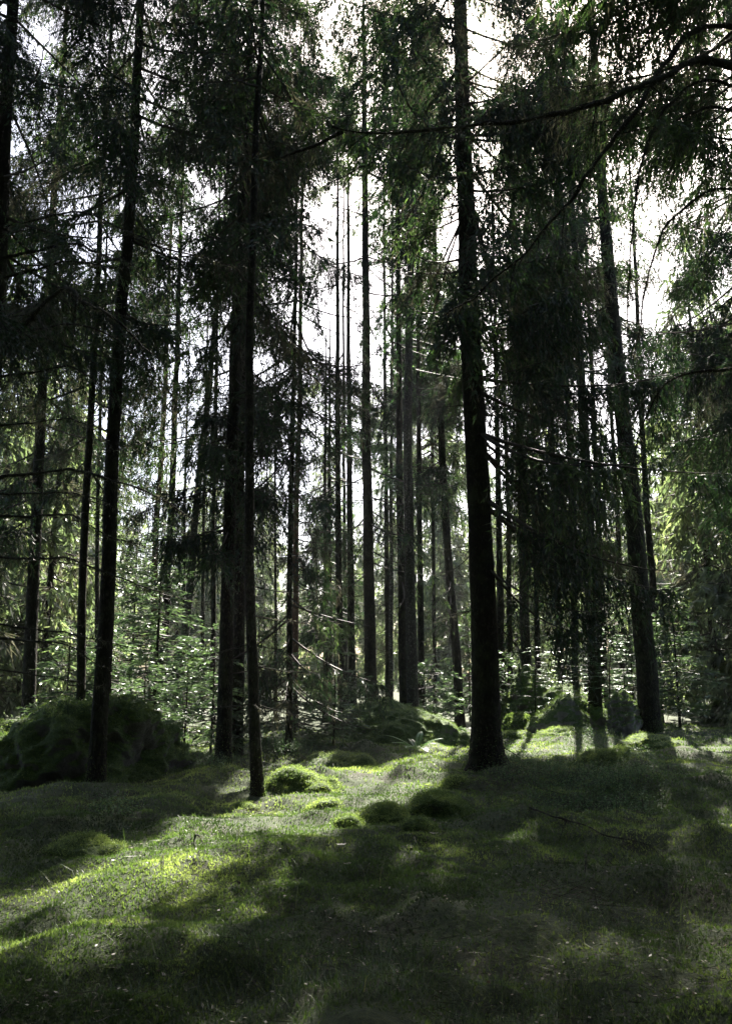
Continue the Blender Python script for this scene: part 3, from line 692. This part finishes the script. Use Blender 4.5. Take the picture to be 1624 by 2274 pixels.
for x, y in [(-7, -3), (-3.4, -6), (1.5, -5), (5.5, -4), (9, -1), (-10, 2), (10.5, 4), (-6, -11), (0, -12), (7, -10), (13, -6), (-13, -5), (-12, 9), (14, 10), (4, -17), (-5, -18), (12, -15), (-12, -13), (3.8, -4.2), (-1, -8), (-5, -1.5), (7.5, 1), (-9, 5.5), (9.5, 8), (16, 4), (-16, 3), (0.5, -22), (8, -20), (-9, -22)]:
    put_far(x, y, rf.choice([0, 2, 5]), True, 1.25)  # unseen trees, added to darken the wood by closing off the sky behind

# ------------------------------------------------------------------ young spruces
def young(label, px, Y, ytop, half, seed, lit=True, dens=1.0, base=.1, mask=0, cat='young spruce', droop=.12, **kw):
    x = at(px, 1500, Y)[0]; zt = at(px, ytop, Y)[2]; zg = float(gh(x, Y)); h = zt - zg
    off = np.array([x, Y, zg]); e_ = empty('young_spruce', off); tag(e_, label, cat)
    W = np.array([[x, Y, zg - .1], [x + .02, Y, zg + h * .5], [x, Y, zt]])
    b = MB(); P_ = resample(W, .1); rad_ = np.linspace(.012 + h * .008, .004, len(P_)); b.tube(P_ - off, rad_, 6); b.build('trunk', ['bark'], e_, True)
    crown_mesh(e_, P_, rad_, zg + base * h + .1, zt, half / FOC * Y, seed, .95 if Y < 20 else 1.3, droop, dens, mask, ('young', 'twig', 'lichen'), off, lowL=.9, lich=.05, gap=.17, thick=1.0, flat=.3, sun=False, **kw)
    return e_
young('young spruce with layered sunlit sprays right of the left boulder', 473, 17.5, 1400, 105, 1, dens=.8)
young('small bright young spruce just above the left boulder', 322, 16, 1470, 75, 2, dens=.9)
young('dark young spruce behind the left leaning trunk, above the boulder', 245, 17, 1400, 75, 3)
young('young spruce with a thin black stem at the left end of the centre boulder', 741, 18.8, 1380, 62, 4, dens=.7)
young('little green spruce behind the left top of the centre boulder', 790, 22.6, 1490, 60, 5)
young('small pale spruce at the top of the centre boulder between two dark trunks', 862, 22.2, 1515, 50, 6, dens=.8)
young('tall sunlit young spruce in the wood left of the patchy birch', 345, 21, 1120, 95, 7, dens=.8)
young('sunlit young spruce beside the foot of the patchy birch', 415, 19.5, 1420, 70, 8)
young('pale young spruce behind the centre boulder near its right slope', 962, 26, 1440, 70, 9)
young('young spruce in the light just left of the thickest trunk', 1040, 30, 1380, 60, 10)
young('dark young spruce at the far left edge of the wood', 150, 17, 1380, 80, 11)
young('young spruce in the sun left of the darker trunk by the pine', 290, 24, 1200, 90, 12)
young('young spruce behind the upright dark boulder at the right', 1400, 27, 1330, 70, 13)
young('broad young spruce in the shade between the slim trunk and the centre boulder', 655, 19.5, 1450, 110, 14, dens=1.1, droop=.3)
young('young spruce at the right edge beyond the stout leaning trunk', 1500, 24, 1300, 80, 15)
young('tiny spruce growing beside the rock heap', 1120, 27, 1450, 45, 16)

# ------------------------------------------------------------------ boulders and mossy mounds
def tufts(b, V, Nn, dens_area, n, size, mi=0, zmin=-.1, seed=0, tadd=0.0):
    rs = np.random.default_rng(seed); w_ = np.clip((Nn[:, 2] - zmin) / .5, 0, 1) * np.clip(.75 + 1.3 * fbm(V[:, 0] * 2.2, V[:, 1] * 2.2, V[:, 2] * 2.2, o=3), .05, 1) * dens_area
    i = rs.choice(len(V), n, p=w_ / w_.sum()); sp = .03
    P_ = V[i] + rs.normal(size=(n, 3)) * sp * .6
    D = unit(Nn[i] * .7 + rs.normal(size=(n, 3)) * .6 + np.array([0, 0, .1]))
    tn = np.clip(.45 + tadd + .45 * fbm(P_[:, 0] * 5, P_[:, 1] * 5, P_[:, 2] * 5, o=3) + rs.normal(size=n) * .09, 0, 1)
    b.leaves(P_ - D * size * .4, D, rs.uniform(.6, 1.5, n) * size, rs.uniform(.28, .5, n) * size, mi, tn)
def boulder(name, label, cat, prof, Y, depth, base_y, m='mossrock', tuft=20000, tsize=.03, rough=.12, seed=0, zmin=.0, sharp=.75, group=None, sub=130, cuts=11, tadd=0.0):
    """prof: picture outline (x, y) of the top edge from left to right"""
    W = np.array([at(px, py, Y) for px, py in prof]); x0, x1 = W[0, 0], W[-1, 0]; cx = (x0 + x1) / 2; a = (x1 - x0) / 2
    zb = float(gh(cx, Y)) - .15
    off = np.array([cx, Y, zb + .15]); e_ = empty(name, off); tag(e_, label, cat, group)
    th = np.linspace(0, 2 * PI, 2 * sub, endpoint=False); ph = np.linspace(-.35, PI / 2 - .01, sub)
    TH, PH = np.meshgrid(th, ph); c = np.cos(PH); sgn = lambda v, p: np.sign(v) * np.abs(v) ** p
    ux = sgn(np.cos(TH), .85) * c ** .8; uy = sgn(np.sin(TH), .85) * c ** .8
    Xs = cx + a * ux; zt = np.interp(Xs, W[:, 0], W[:, 2]) - zb
    Zs = zb + zt * sgn(np.sin(PH), sharp); Ys = Y + depth * uy * (.55 + .45 * np.clip(zt / zt.max(), 0, 1))
    V = np.stack([Xs, Ys, Zs], -1)
    rk = np.random.default_rng(seed + 77); c0 = np.array([cx, Y, zb]); sc_ = np.array([a, depth, max(.2, zt.max())])
    if cuts:
        for _ in range(cuts):
            nn = unit(rk.normal(size=3) + np.array([0, -.25, .15])); q = (V - c0) / sc_; dd = (q @ nn) - rk.uniform(.62, .9)
            V = V - np.clip(dd, 0, None)[..., None] * nn * sc_ * .9
    du = np.roll(V, -1, 1) - np.roll(V, 1, 1); dv = np.gradient(V, axis=0); Nn = unit(np.cross(du, dv))
    k = seed * 3.7; s_ = 1.0
    ns = min(1.0, a * .75); bil = 1 - np.abs(fbm(V[..., 0] / (.42 * ns) + k, V[..., 1] / (.42 * ns), V[..., 2] / (.36 * ns), o=2)) * 2.6
    d = rough * fbm(V[..., 0] / (.55 * ns) + k, V[..., 1] / (.55 * ns), V[..., 2] / (.45 * ns), o=3) - rough * .9 * np.abs(fbm(V[..., 0] / (.9 * ns) + k, V[..., 1] / (.9 * ns) + 4, V[..., 2] / (.9 * ns), o=3)) + rough * .4 + rough * .25 * np.clip((1 - bil) / 2.6 * 2.2, 0, .8)
    d = d * np.minimum(1, (1 - np.abs(np.sin(PH)) ** 8) + .3) + rough * .22 * fbm(V[..., 0] / .12, V[..., 1] / .12 + k, V[..., 2] / .12, o=3)
    V = V + Nn * d[..., None]
    n = 2 * sub; i = np.arange(sub - 1)[:, None] * n; j = np.arange(n)[None]; j2 = (j + 1) % n
    b = MB(); F = np.stack([i + j, i + j2, i + n + j2, i + n + j], -1).reshape(-1, 4); b.quads((V - off).reshape(-1, 3), F)
    b.build('stone' if 'mound' not in name else 'cushion', [m], e_, True)
    du = np.roll(V, -1, 1) - np.roll(V, 1, 1); dv = np.gradient(V, axis=0); cr = np.cross(du, dv); ar = np.linalg.norm(cr, axis=-1).ravel(); Nn = unit(cr)
    if tuft:
        t = MB(); tufts(t, V.reshape(-1, 3) , Nn.reshape(-1, 3), ar, tuft, tsize, 0, zmin, seed, tadd)
        t.v[0] = t.v[0] - off; tag(t.build('moss', ['mossy'], e_), kind='stuff')
    return e_
boulder('mossy_boulder', 'huge dark moss covered boulder at the left edge behind the leaning trunk', 'boulder',
    [(-60,1720),(-20,1640),(60,1612),(110,1600),(150,1578),(200,1566),(290,1560),(322,1572),(332,1606),(352,1612),(384,1640),(398,1668),(425,1690),(437,1760)], 13.6, 1.4, 1760, tuft=80000, tsize=.026, rough=.34, seed=1, zmin=.25, sharp=.6)
boulder('mossy_boulder', 'long low mossy boulder in the centre with a slope down to the right', 'boulder',
    [(741,1650),(748,1582),(770,1566),(830,1562),(900,1556),(940,1566),(975,1588),(1005,1606),(1028,1625),(1042,1648)], 20.6, 1.3, 1660, tuft=50000, tsize=.02, rough=.26, seed=2, zmin=-.1, sharp=.5)
boulder('mossy_boulder', 'tall mossy boulder at the back of the rock heap beside the thickest trunk', 'boulder',
    [(1100,1560),(1108,1490),(1130,1466),(1160,1472),(1185,1490),(1215,1520),(1225,1570)], 26.5, 1.2, 1600, tuft=16000, tsize=.032, rough=.2, seed=3)
boulder('mossy_boulder', 'rounded boulder with a bright green mossy crest at the back of the rock heap', 'boulder',
    [(1180,1600),(1195,1540),(1225,1508),(1255,1500),(1290,1504),(1325,1522),(1350,1548),(1375,1570),(1385,1610)], 25.5, 1.2, 1600, tuft=16000, tsize=.032, rough=.2, seed=4, zmin=.35)
boulder('pointed_rock', 'bare grey pointed rock in front of the rock heap', 'rock',
    [(1150,1622),(1185,1598),(1215,1572),(1238,1550),(1252,1543),(1266,1552),(1285,1578),(1310,1602),(1345,1625)], 23.8, .9, 1625, 'rock', tuft=5000, tsize=.04, rough=.14, seed=5, zmin=.45, sharp=.9)
boulder('upright_rock', 'upright dark boulder with a steep left side left of the stout leaning spruce', 'rock',
    [(1346,1640),(1352,1590),(1368,1545),(1385,1526),(1410,1520),(1432,1530),(1440,1600)], 22.8, .8, 1640, 'rock', tuft=5000, tsize=.04, rough=.15, seed=6, zmin=.3, sharp=.5)
boulder('small_rock', 'low flat rock leaning against the left foot of the pointed rock', 'rock',
    [(1110,1600),(1125,1582),(1150,1578),(1175,1590),(1190,1612)], 24.5, .5, 1612, 'mossrock', tuft=6000, tsize=.045, rough=.08, seed=7)
MG = 'mossy mounds on the forest floor'
def mound(label, px, py, half, hgt, seed, n=14000, sz=None):
    G = ground_at(px, py); Y = G[1] + half / FOC * G[1] * .35; k = half * 1.4
    prof = [(px + k * u, py - 3 - hgt * .74 * math.cos(u * PI / 2) ** .9) for u in (-1, -.85, -.6, -.3, 0, .3, .6, .85, 1)]
    return boulder('moss_mound', label, 'moss mound', prof, Y, half / FOC * Y * .8, py, 'mossrock', n, sz or (.009 + .0009 * Y), min(.16, .26 * half / FOC * Y), seed, -.6, 1.6, MG, 70, 0, .2)
mound('rounded moss mound just right of the slim rim lit trunk', 658, 1748, 74, 50, 11, 26000)
mound('wide flat moss mound in front of the left end of the centre boulder', 762, 1700, 78, 30, 12)
mound('dark domed moss mound in the middle of the foreground clearing', 846, 1836, 64, 62, 13, 26000)
mound('largest moss mound of the clearing, below the left root of the thickest trunk', 968, 1820, 74, 74, 14, 30000)
mound('small moss mound between the dark domed mound and the largest one', 930, 1840, 36, 26, 15, 9000)
mound('low moss mound left of the dark domed mound', 768, 1836, 40, 30, 16, 9000)
mound('faint low moss mound in the lit moss above the dark domed mound', 725, 1800, 40, 26, 17, 9000)
mound('moss mound against the left root of the thickest trunk', 1012, 1752, 34, 36, 18, 9000)
mound('moss cushion right behind the thickest trunk', 1138, 1618, 38, 34, 19, 9000)
mound('small lower moss cushion right behind the thickest trunk', 1150, 1642, 50, 20, 20, 9000)
mound('sunlit moss mound near the right edge in front of the upright boulder', 1365, 1702, 74, 50, 21, 22000)
mound('moss mound at the left edge of the clearing', 190, 1900, 82, 52, 22, 26000)
mound('low moss mound under the left root of the slim rim lit trunk', 545, 1800, 34, 16, 23, 6000)
mound('mossy hump between the pointed rock and the sunlit mound', 1250, 1640, 60, 26, 24, 9000)
mound('grassy hump at the foot of the stout leaning spruce', 1440, 1660, 60, 34, 25, 9000)

# ------------------------------------------------------------------ ground cover
def wedge(n, y0, y1, pw, side=.60):
    u = R.uniform(size=n); y = (y0 ** pw + u * (y1 ** pw - y0 ** pw)) ** (1 / pw); x = R.uniform(-1, 1, n) * (side * y * .87 + .3)
    return x, y
def carpet():
    b = MB(); n = 420000; x, y = wedge(n, 3.7, 26, -.3)
    k = fbm(x / 1.3 + 3, y / 1.3, 2.0, o=3); kp = R.uniform(size=n) < np.clip(.75 + 1.2 * k, .15, 1); x, y = x[kp], y[kp]; n = len(x)
    s = .010 + .0021 * y
    z = gfine(x, y); D = unit(R.normal(size=(n, 3)) * .5 + np.array([0, 0, .85]))
    tn = np.clip(.46 + .4 * fbm(x / .3, y / .3, 4.0, o=3) + .5 * fbm(x / 1.3, y / 1.3, 14.0, o=3) + R.normal(size=n) * .07, 0, 1)
    P_ = np.stack([x, y, z - .2 * s], -1)
    b.leaves(P_, D, R.uniform(.7, 1.6, n) * s, R.uniform(.28, .5, n) * s, 0, tn)
    tag(b.build('moss_carpet', ['mossy']), 'green moss carpeting the forest floor', kind='stuff')
carpet()
def blades(b, x, y, z, ln, wd, tn, bend=.5, mi=0):
    n = len(x); a = R.uniform(0, 2 * PI, n); d = np.stack([np.cos(a), np.sin(a), 0 * a], -1); sd = np.stack([-d[:, 1], d[:, 0], 0 * a], -1)
    P0 = np.stack([x, y, z], -1); bn = R.uniform(.15, 1.3, n)[:, None] * bend * ln[:, None]
    Q = []
    for t in (0, .45, .8, 1):
        c = P0 + np.array([0, 0, 1.0]) * (ln[:, None] * (t - .35 * t * t * np.minimum(1, bn / ln[:, None]))) + d * bn * t * t
        wq = (wd * (1 - t) ** .6 + .0003)[:, None] * .5; Q += [c + sd * wq, c - sd * wq]
    V = np.stack(Q, 1).reshape(-1, 3); i = np.arange(n)[:, None] * 8
    F = np.concatenate([i + np.array([0, 1, 3, 2]), i + np.array([2, 3, 5, 4]), i + np.array([4, 5, 7, 6])]); b.quads(V, F, mi, np.tile(tn, 3))
def grass():
    b = MB(); n = 170000; x, y = wedge(n, 3.8, 24, -.2)
    px = 812 + FOC * x / y
    k = .22 + 1.5 * fbm(x / .7 + 13, y / .7, 6.0, o=3) + .28 * np.clip(x / 1.5, -1, 1) * (y < 9)
    kp = R.uniform(size=n) < np.clip(k, .06, 1); x, y = x[kp], y[kp]; n = len(x); z = gfine(x, y) - .01
    ln = R.uniform(.02, .085, n) * (1 + .9 * (R.uniform(size=n) < .08)) * np.clip(.8 + fbm(x / .5, y / .5, 9.0), .5, 1.5)
    tn = np.clip(.45 + .5 * fbm(x / .5, y / .5, 1.5) + R.normal(size=n) * .18, 0, 1); tn[R.uniform(size=n) > .05] *= .85
    blades(b, x, y, z, ln, .0016 + .00035 * y, tn, .8)
    n = 900; x, y = wedge(n, 3.8, 9, -.2); kp = R.uniform(size=n) < .5 + .5 * np.clip(x / 2, -.8, 1); x, y = x[kp], y[kp]; n = len(x)
    blades(b, x, y, gfine(x, y) - .01, R.uniform(.10, .26, n), np.full(n, .0035), R.uniform(.3, 1, n), .9)
    tag(b.build('grass', ['grass']), 'fine short woodland grass growing through the moss', kind='stuff')
grass()
def bilberry():
    b = MB(); zones = [(1120,1700,90,30,700),(1230,1725,120,40,900),(1380,1740,110,45,1000),(1260,1622,90,22,500),(1420,1700,60,25,300),(660,1665,80,18,700),(600,1660,60,20,400),(1330,1640,70,20,400),(480,1700,60,18,300),(1320,1800,150,25,350), (250,1810,70,20,120)]
    for px, py, hx, hy, ns in zones:
        for _ in range(ns):
            G = ground_at(px + rf.gauss(0, .5) * hx, py + rf.gauss(0, .5) * hy); h = rf.uniform(.08, .24)
            tp = G + np.array([rf.gauss(0, .05), rf.gauss(0, .05), h]); m = 9
            t = R.uniform(.3, 1, m)[:, None]; C = G + (tp - G) * t + R.normal(size=(m, 3)) * np.array([.035, .035, .015])
            D = unit(R.normal(size=(m, 3)) * np.array([1, 1, .4])); b.leaves(C, D, R.uniform(.018, .034, m), R.uniform(.012, .02, m), 0, R.uniform(.1, 1, m), up=unit(R.normal(size=(m, 3)) * .4 + np.array([0, 0, 1.0])))
            b.leaves(G[None], unit(tp - G)[None], h, .004, 1, .4)
    tag(b.build('bilberry_shrubs', ['berry', 'twig']), 'low bilberry shrubs with small shining leaves', kind='stuff')
bilberry()

# ------------------------------------------------------------------ fern, saplings, sticks, litter
def fern(label, base, fronds, Y, seed, size=1.0):
    rs = np.random.default_rng(seed); G = at(*base, Y); G[2] = float(gh(G[0], Y)) - .02
    e_ = empty('fern', G); tag(e_, label, 'fern')
    for (px, py, dy) in fronds:
        T = at(px, py, Y + dy); b = MB(); n = 26; t = np.linspace(0, 1, n)[:, None]
        mid = (G + T) / 2 + np.array([0, 0, .16 * size]); C = (1 - t) ** 2 * G + 2 * t * (1 - t) * mid + t * t * T
        b.tube(C - G, np.linspace(.004, .001, n), 4, 0, .3); tg = unit(np.gradient(C, axis=0)); sd = unit(np.cross(tg, np.array([0, 0, 1.0])))
        L_ = np.linalg.norm(T - G); w_ = (.19 * L_ * np.sin(np.clip(t[:, 0] * 1.05 - .05, 0, 1) * PI) ** .7 * (1.2 - .5 * t[:, 0]))
        for s in (-1, 1):
            D = unit(sd * s + tg * .35 + np.array([0, 0, -.12])); k = slice(4, n)
            up = np.cross(sd, tg)
            b.leaves(C[k] - G, D[k], w_[k], L_ * .03, 0, rs.uniform(.4, 1, n - 4), up=up[k])
            for u in (.25, .45, .65, .85):
                for q in (-1, 1):
                    PP = C[k] - G + D[k] * (w_[k] * u)[:, None]; b.leaves(PP, unit(tg[k] * q + D[k] * .6), w_[k] * .2 * (1.1 - u) + .004, L_ * .014, 0, rs.uniform(.4, 1, n - 4), up=up[k])
        b.build('frond', ['fern', 'twig'], e_)
    return e_
fern('bright sunlit fern with spreading fronds in front of the centre boulder', (925, 1668), [(848,1632,-.1),(868,1650,-.5),(935,1624,.3),(985,1640,.1),(966,1652,-.3),(905,1640,.35),(948,1668,-.7),(900,1662,-.6)], 18.6, 1)
0 and fern('dark little fern in the shade of the rock heap', (1130, 1590), [(1105,1560,0),(1120,1545,.2),(1150,1560,.1),(1145,1575,-.3)], 24.2, 2)
def sapling(label, pts, Y, n, r, seed, mats_='rowan'):
    rs = np.random.default_rng(seed); W = [at(x, y, Y) for x, y in pts]; W[0][2] = float(gh(W[0][0], Y)) - .05; W = np.array(W); off = W[0].copy()
    e_ = empty('rowan_sapling', off); tag(e_, label, 'rowan sapling'); P_ = resample(W, .1); b = MB(); b.tube(P_ - off, np.linspace(.022, .004, len(P_)), 6); b.build('trunk', ['bark'], e_, True)
    c = MB(); H = len(P_)
    for k in range(n):
        i = int(rs.uniform(.25, 1) * (H - 1)); a = rs.uniform(0, 2 * PI); L_ = r * rs.uniform(.3, 1) * (1.2 - .6 * i / H)
        d = np.array([math.cos(a), math.sin(a), rs.uniform(-.05, .25)]); t = np.linspace(0, 1, 5)[:, None]; q = P_[i] + d * L_ * t - np.array([0, 0, .15]) * L_ * t * t
        c.tube(q - off, np.linspace(.006, .002, 5), 4, 1, .3)
        for u in rs.uniform(.3, 1, 5):
            C = P_[i] + d * L_ * u - np.array([0, 0, .15]) * L_ * u * u; a2 = a + rs.uniform(-1.3, 1.3); d2 = np.array([math.cos(a2), math.sin(a2), -.12]); s2 = np.array([-d2[1], d2[0], 0]); ll = rs.uniform(.10, .2)
            for m in range(6):
                for s in (-1, 1):
                    Q = C + d2 * ll * (m + 1) / 6; c.leaves((Q - off)[None], unit(s2 * s + d2 * .5 + np.array([0, 0, rs.normal() * .15]))[None], rs.uniform(.045, .065), .022, 0, rs.uniform(.2, 1), up=unit(np.array([[rs.normal() * .2, rs.normal() * .2, 1]])))
    c.build('foliage', [mats_, 'twig'], e_); return e_
sapling('leafy rowan sapling with shining layered leaves above the back boulder of the rock heap', [(1185,1520),(1188,1480),(1195,1430)], 24.8, 26, .8, 1)
sapling('tall rowan sapling with tiers of bright leaves in front of the wide dark trunk', [(1300,1540),(1312,1430),(1330,1320)], 24.2, 60, 1.0, 2)
sapling('rowan sapling with a bent dark stem right of the rounded boulder', [(1350,1560),(1354,1450),(1368,1350),(1380,1250)], 24.0, 50, .9, 3)
sapling('small rowan sapling with yellow green leaves left of the stout leaning spruce', [(1385,1560),(1382,1480),(1375,1420)], 23.8, 20, .6, 4)
sapling('thin rowan sapling over the rounded boulder', [(1240,1530),(1245,1470),(1235,1400)], 24.6, 24, .7, 5)
def stick(label, pts, r0, seed, lift=.03, name='fallen_branch', cat='fallen branch', twigs=.5):
    W = [ground_at(*p) for p in pts]; W = np.array([p + np.array([0, 0, lift + r0 + .02 * (i % 2)]) for i, p in enumerate(W)])
    o = dead_branch(None, W, r0, seed, W[0], twigs=twigs, mossy=.15, name=name); o.location = tuple(W[0]); tag(o, label, cat)
stick('long thin fallen branch lying across the moss in the right foreground', [(1150,1805),(1190,1820),(1240,1836),(1300,1856),(1360,1878),(1410,1892),(1475,1925)], .013, 1, .06, twigs=.9)
stick('short dark stick poking up beside the long fallen branch', [(1232,1824),(1245,1806),(1266,1792)], .012, 2, .05)
stick('short dark stick in the moss left of centre, lying at a slant', [(433,1866),(442,1877),(452,1888)], .011, 3, .04, twigs=0)
stick('thin pale twig standing in the moss near the left edge', [(361,1932),(362,1918),(364,1905)], .005, 4, .02, twigs=0)
stick('dark stick on the moss at the right foot of the thickest trunk', [(1120,1700),(1140,1690),(1163,1684)], .014, 5, .04)
stick('fine bent twig in the right foreground grass', [(1340,1960),(1352,1930),(1358,1900),(1350,1880)], .004, 6, .05, twigs=.3)
stick('dry twig in the moss above the long fallen branch', [(1200,1760),(1240,1775),(1290,1782)], .006, 7, .05)
for k in range(16):
    px, py = rf.uniform(180, 1440), rf.uniform(1770, 2100); a = rf.uniform(0, 6.28); l = rf.uniform(14, 42)
    stick('thin dry twig lying in the moss of the foreground', [(px, py), (px + l * math.cos(a) * .5, py + l * .2 * math.sin(a)), (px + l * math.cos(a), py + l * .3 * math.sin(a) + rf.uniform(-4, 4))], rf.uniform(.003, .007), 40 + k, .035, 'fallen_twig', 'twig', .4)
    scn.collection.objects[-1]['group'] = 'thin dry twigs lying in the moss'
def litter(name, label, cat, px, py, s, seed, m='dry'):
    rs = np.random.default_rng(seed); G = ground_at(px, py); G[2] += .025; b = MB(); n = 9; u = np.linspace(-1, 1, n); v = np.linspace(-1, 1, n); U, V_ = np.meshgrid(u, v)
    w_ = np.sqrt(np.clip(1 - U ** 2, 0, 1)) * .55; X_ = U; Y_ = V_ * w_; Z_ = .25 * U ** 2 + .35 * Y_ ** 2 + .08 * noise(U * 3, V_ * 3, seed * 1.0)
    a = rs.uniform(0, 6.28); X2 = X_ * math.cos(a) - Y_ * math.sin(a); Y2 = X_ * math.sin(a) + Y_ * math.cos(a)
    i = np.arange(n - 1)[:, None] * n; j = np.arange(n - 1)[None]; b.quads(np.stack([X2, Y2, Z_], -1).reshape(-1, 3) * s, np.stack([i + j, i + j + 1, i + n + j + 1, i + n + j], -1).reshape(-1, 4), 0, rs.uniform(.5, 1))
    o = b.build(name, [m], None, True); o.location = tuple(G); tag(o, label, cat)
litter('dead_leaf', 'pale dead leaf on the moss below the dark domed mound', 'leaf', 757, 1883, .045, 1)
litter('dead_leaf', 'widest pale dead leaf on the moss, below the largest mound', 'leaf', 908, 1890, .06, 2)
litter('dead_leaf', 'small white curled leaf low in the middle of the foreground', 'leaf', 771, 1926, .035, 3)
litter('dead_leaf', 'brownish dead leaf just below the largest mound', 'leaf', 962, 1857, .045, 4)
litter('dead_leaf', 'white curled leaf near the bottom right of the clearing', 'leaf', 1322, 2026, .03, 5)
litter('dead_leaf', 'grey dead leaf near the bottom edge in the middle', 'leaf', 826, 2080, .028, 6)
litter('dead_leaf', 'brown dead leaf in the grass of the right foreground', 'leaf', 1240, 1922, .04, 7)
def needle_litter():
    b = MB(); n = 30000; x, y = wedge(n, 3.8, 18, -.2); kp = fbm(x / .9 + 50, y / .9, 2.0, o=3) > -.1; x, y = x[kp], y[kp]; n = len(x)
    P_ = np.stack([x, y, gfine(x, y) + R.uniform(.0, .022, n)], -1); D = unit(R.normal(size=(n, 3)) * np.array([1, 1, .18]))
    k = R.uniform(size=n) < .12
    b.leaves(P_[~k], D[~k], R.uniform(.03, .16, (~k).sum()), .0028, 1, R.uniform(0, 1, (~k).sum()))
    b.leaves(P_[k], D[k], R.uniform(.015, .035, k.sum()), R.uniform(.01, .018, k.sum()), 0, R.uniform(0, .7, k.sum()), up=unit(R.normal(size=(k.sum(), 3)) * .4 + np.array([0, 0, 1.0])))
    for (px, py, sx, sy, n) in [(1165, 1728, .5, .35, 1800), (1060, 1740, .35, .25, 600), (560, 1812, .25, .15, 200), (215, 1790, .3, .2, 300), (1290, 2010, .3, .2, 250)]:
        G = ground_at(px, py); x = G[0] + R.normal(size=n) * sx; y = G[1] + R.normal(size=n) * sy
        P_ = np.stack([x, y, gfine(x, y) + R.uniform(0, .07, n) * np.exp(-((x - G[0]) / sx) ** 2)], -1); D = unit(R.normal(size=(n, 3)) * np.array([1, 1, .35]))
        b.leaves(P_, D, R.uniform(.05, .26, n), .0045, 1, R.uniform(.3, 1, n))
    tag(b.build('needle_litter', ['dry', 'twig']), 'fallen needles, twiglets and brown leaf bits scattered over the moss', kind='stuff')
needle_litter()


# ------------------------------------------------------------------ thin air between the trees
x0, x1, y0, y1, z0, z1 = -130, 130, -40, 125, -3, 45
hz = bpy.data.meshes.new('haze')
hz.from_pydata([(x, y, z) for x in (x0, x1) for y in (y0, y1) for z in (z0, z1)], [], [(0,1,3,2),(4,6,7,5),(0,4,5,1),(2,3,7,6),(0,2,6,4),(1,5,7,3)])
ho = bpy.data.objects.new('haze', hz); scn.collection.objects.link(ho)
m = bpy.data.materials.new('haze_air'); m.use_nodes = True; t = m.node_tree; t.nodes.clear()
v = t.nodes.new('ShaderNodeVolumePrincipled'); v.inputs['Density'].default_value = .0002; v.inputs['Color'].default_value = (.94, .97, 1, 1); v.inputs['Anisotropy'].default_value = .4
o = t.nodes.new('ShaderNodeOutputMaterial'); t.links.new(v.outputs[0], o.inputs['Volume']); hz.materials.append(m)
tag(ho, 'thin bright haze hanging in the sunlit wood', kind='stuff'); cy.volume_bounces = 0
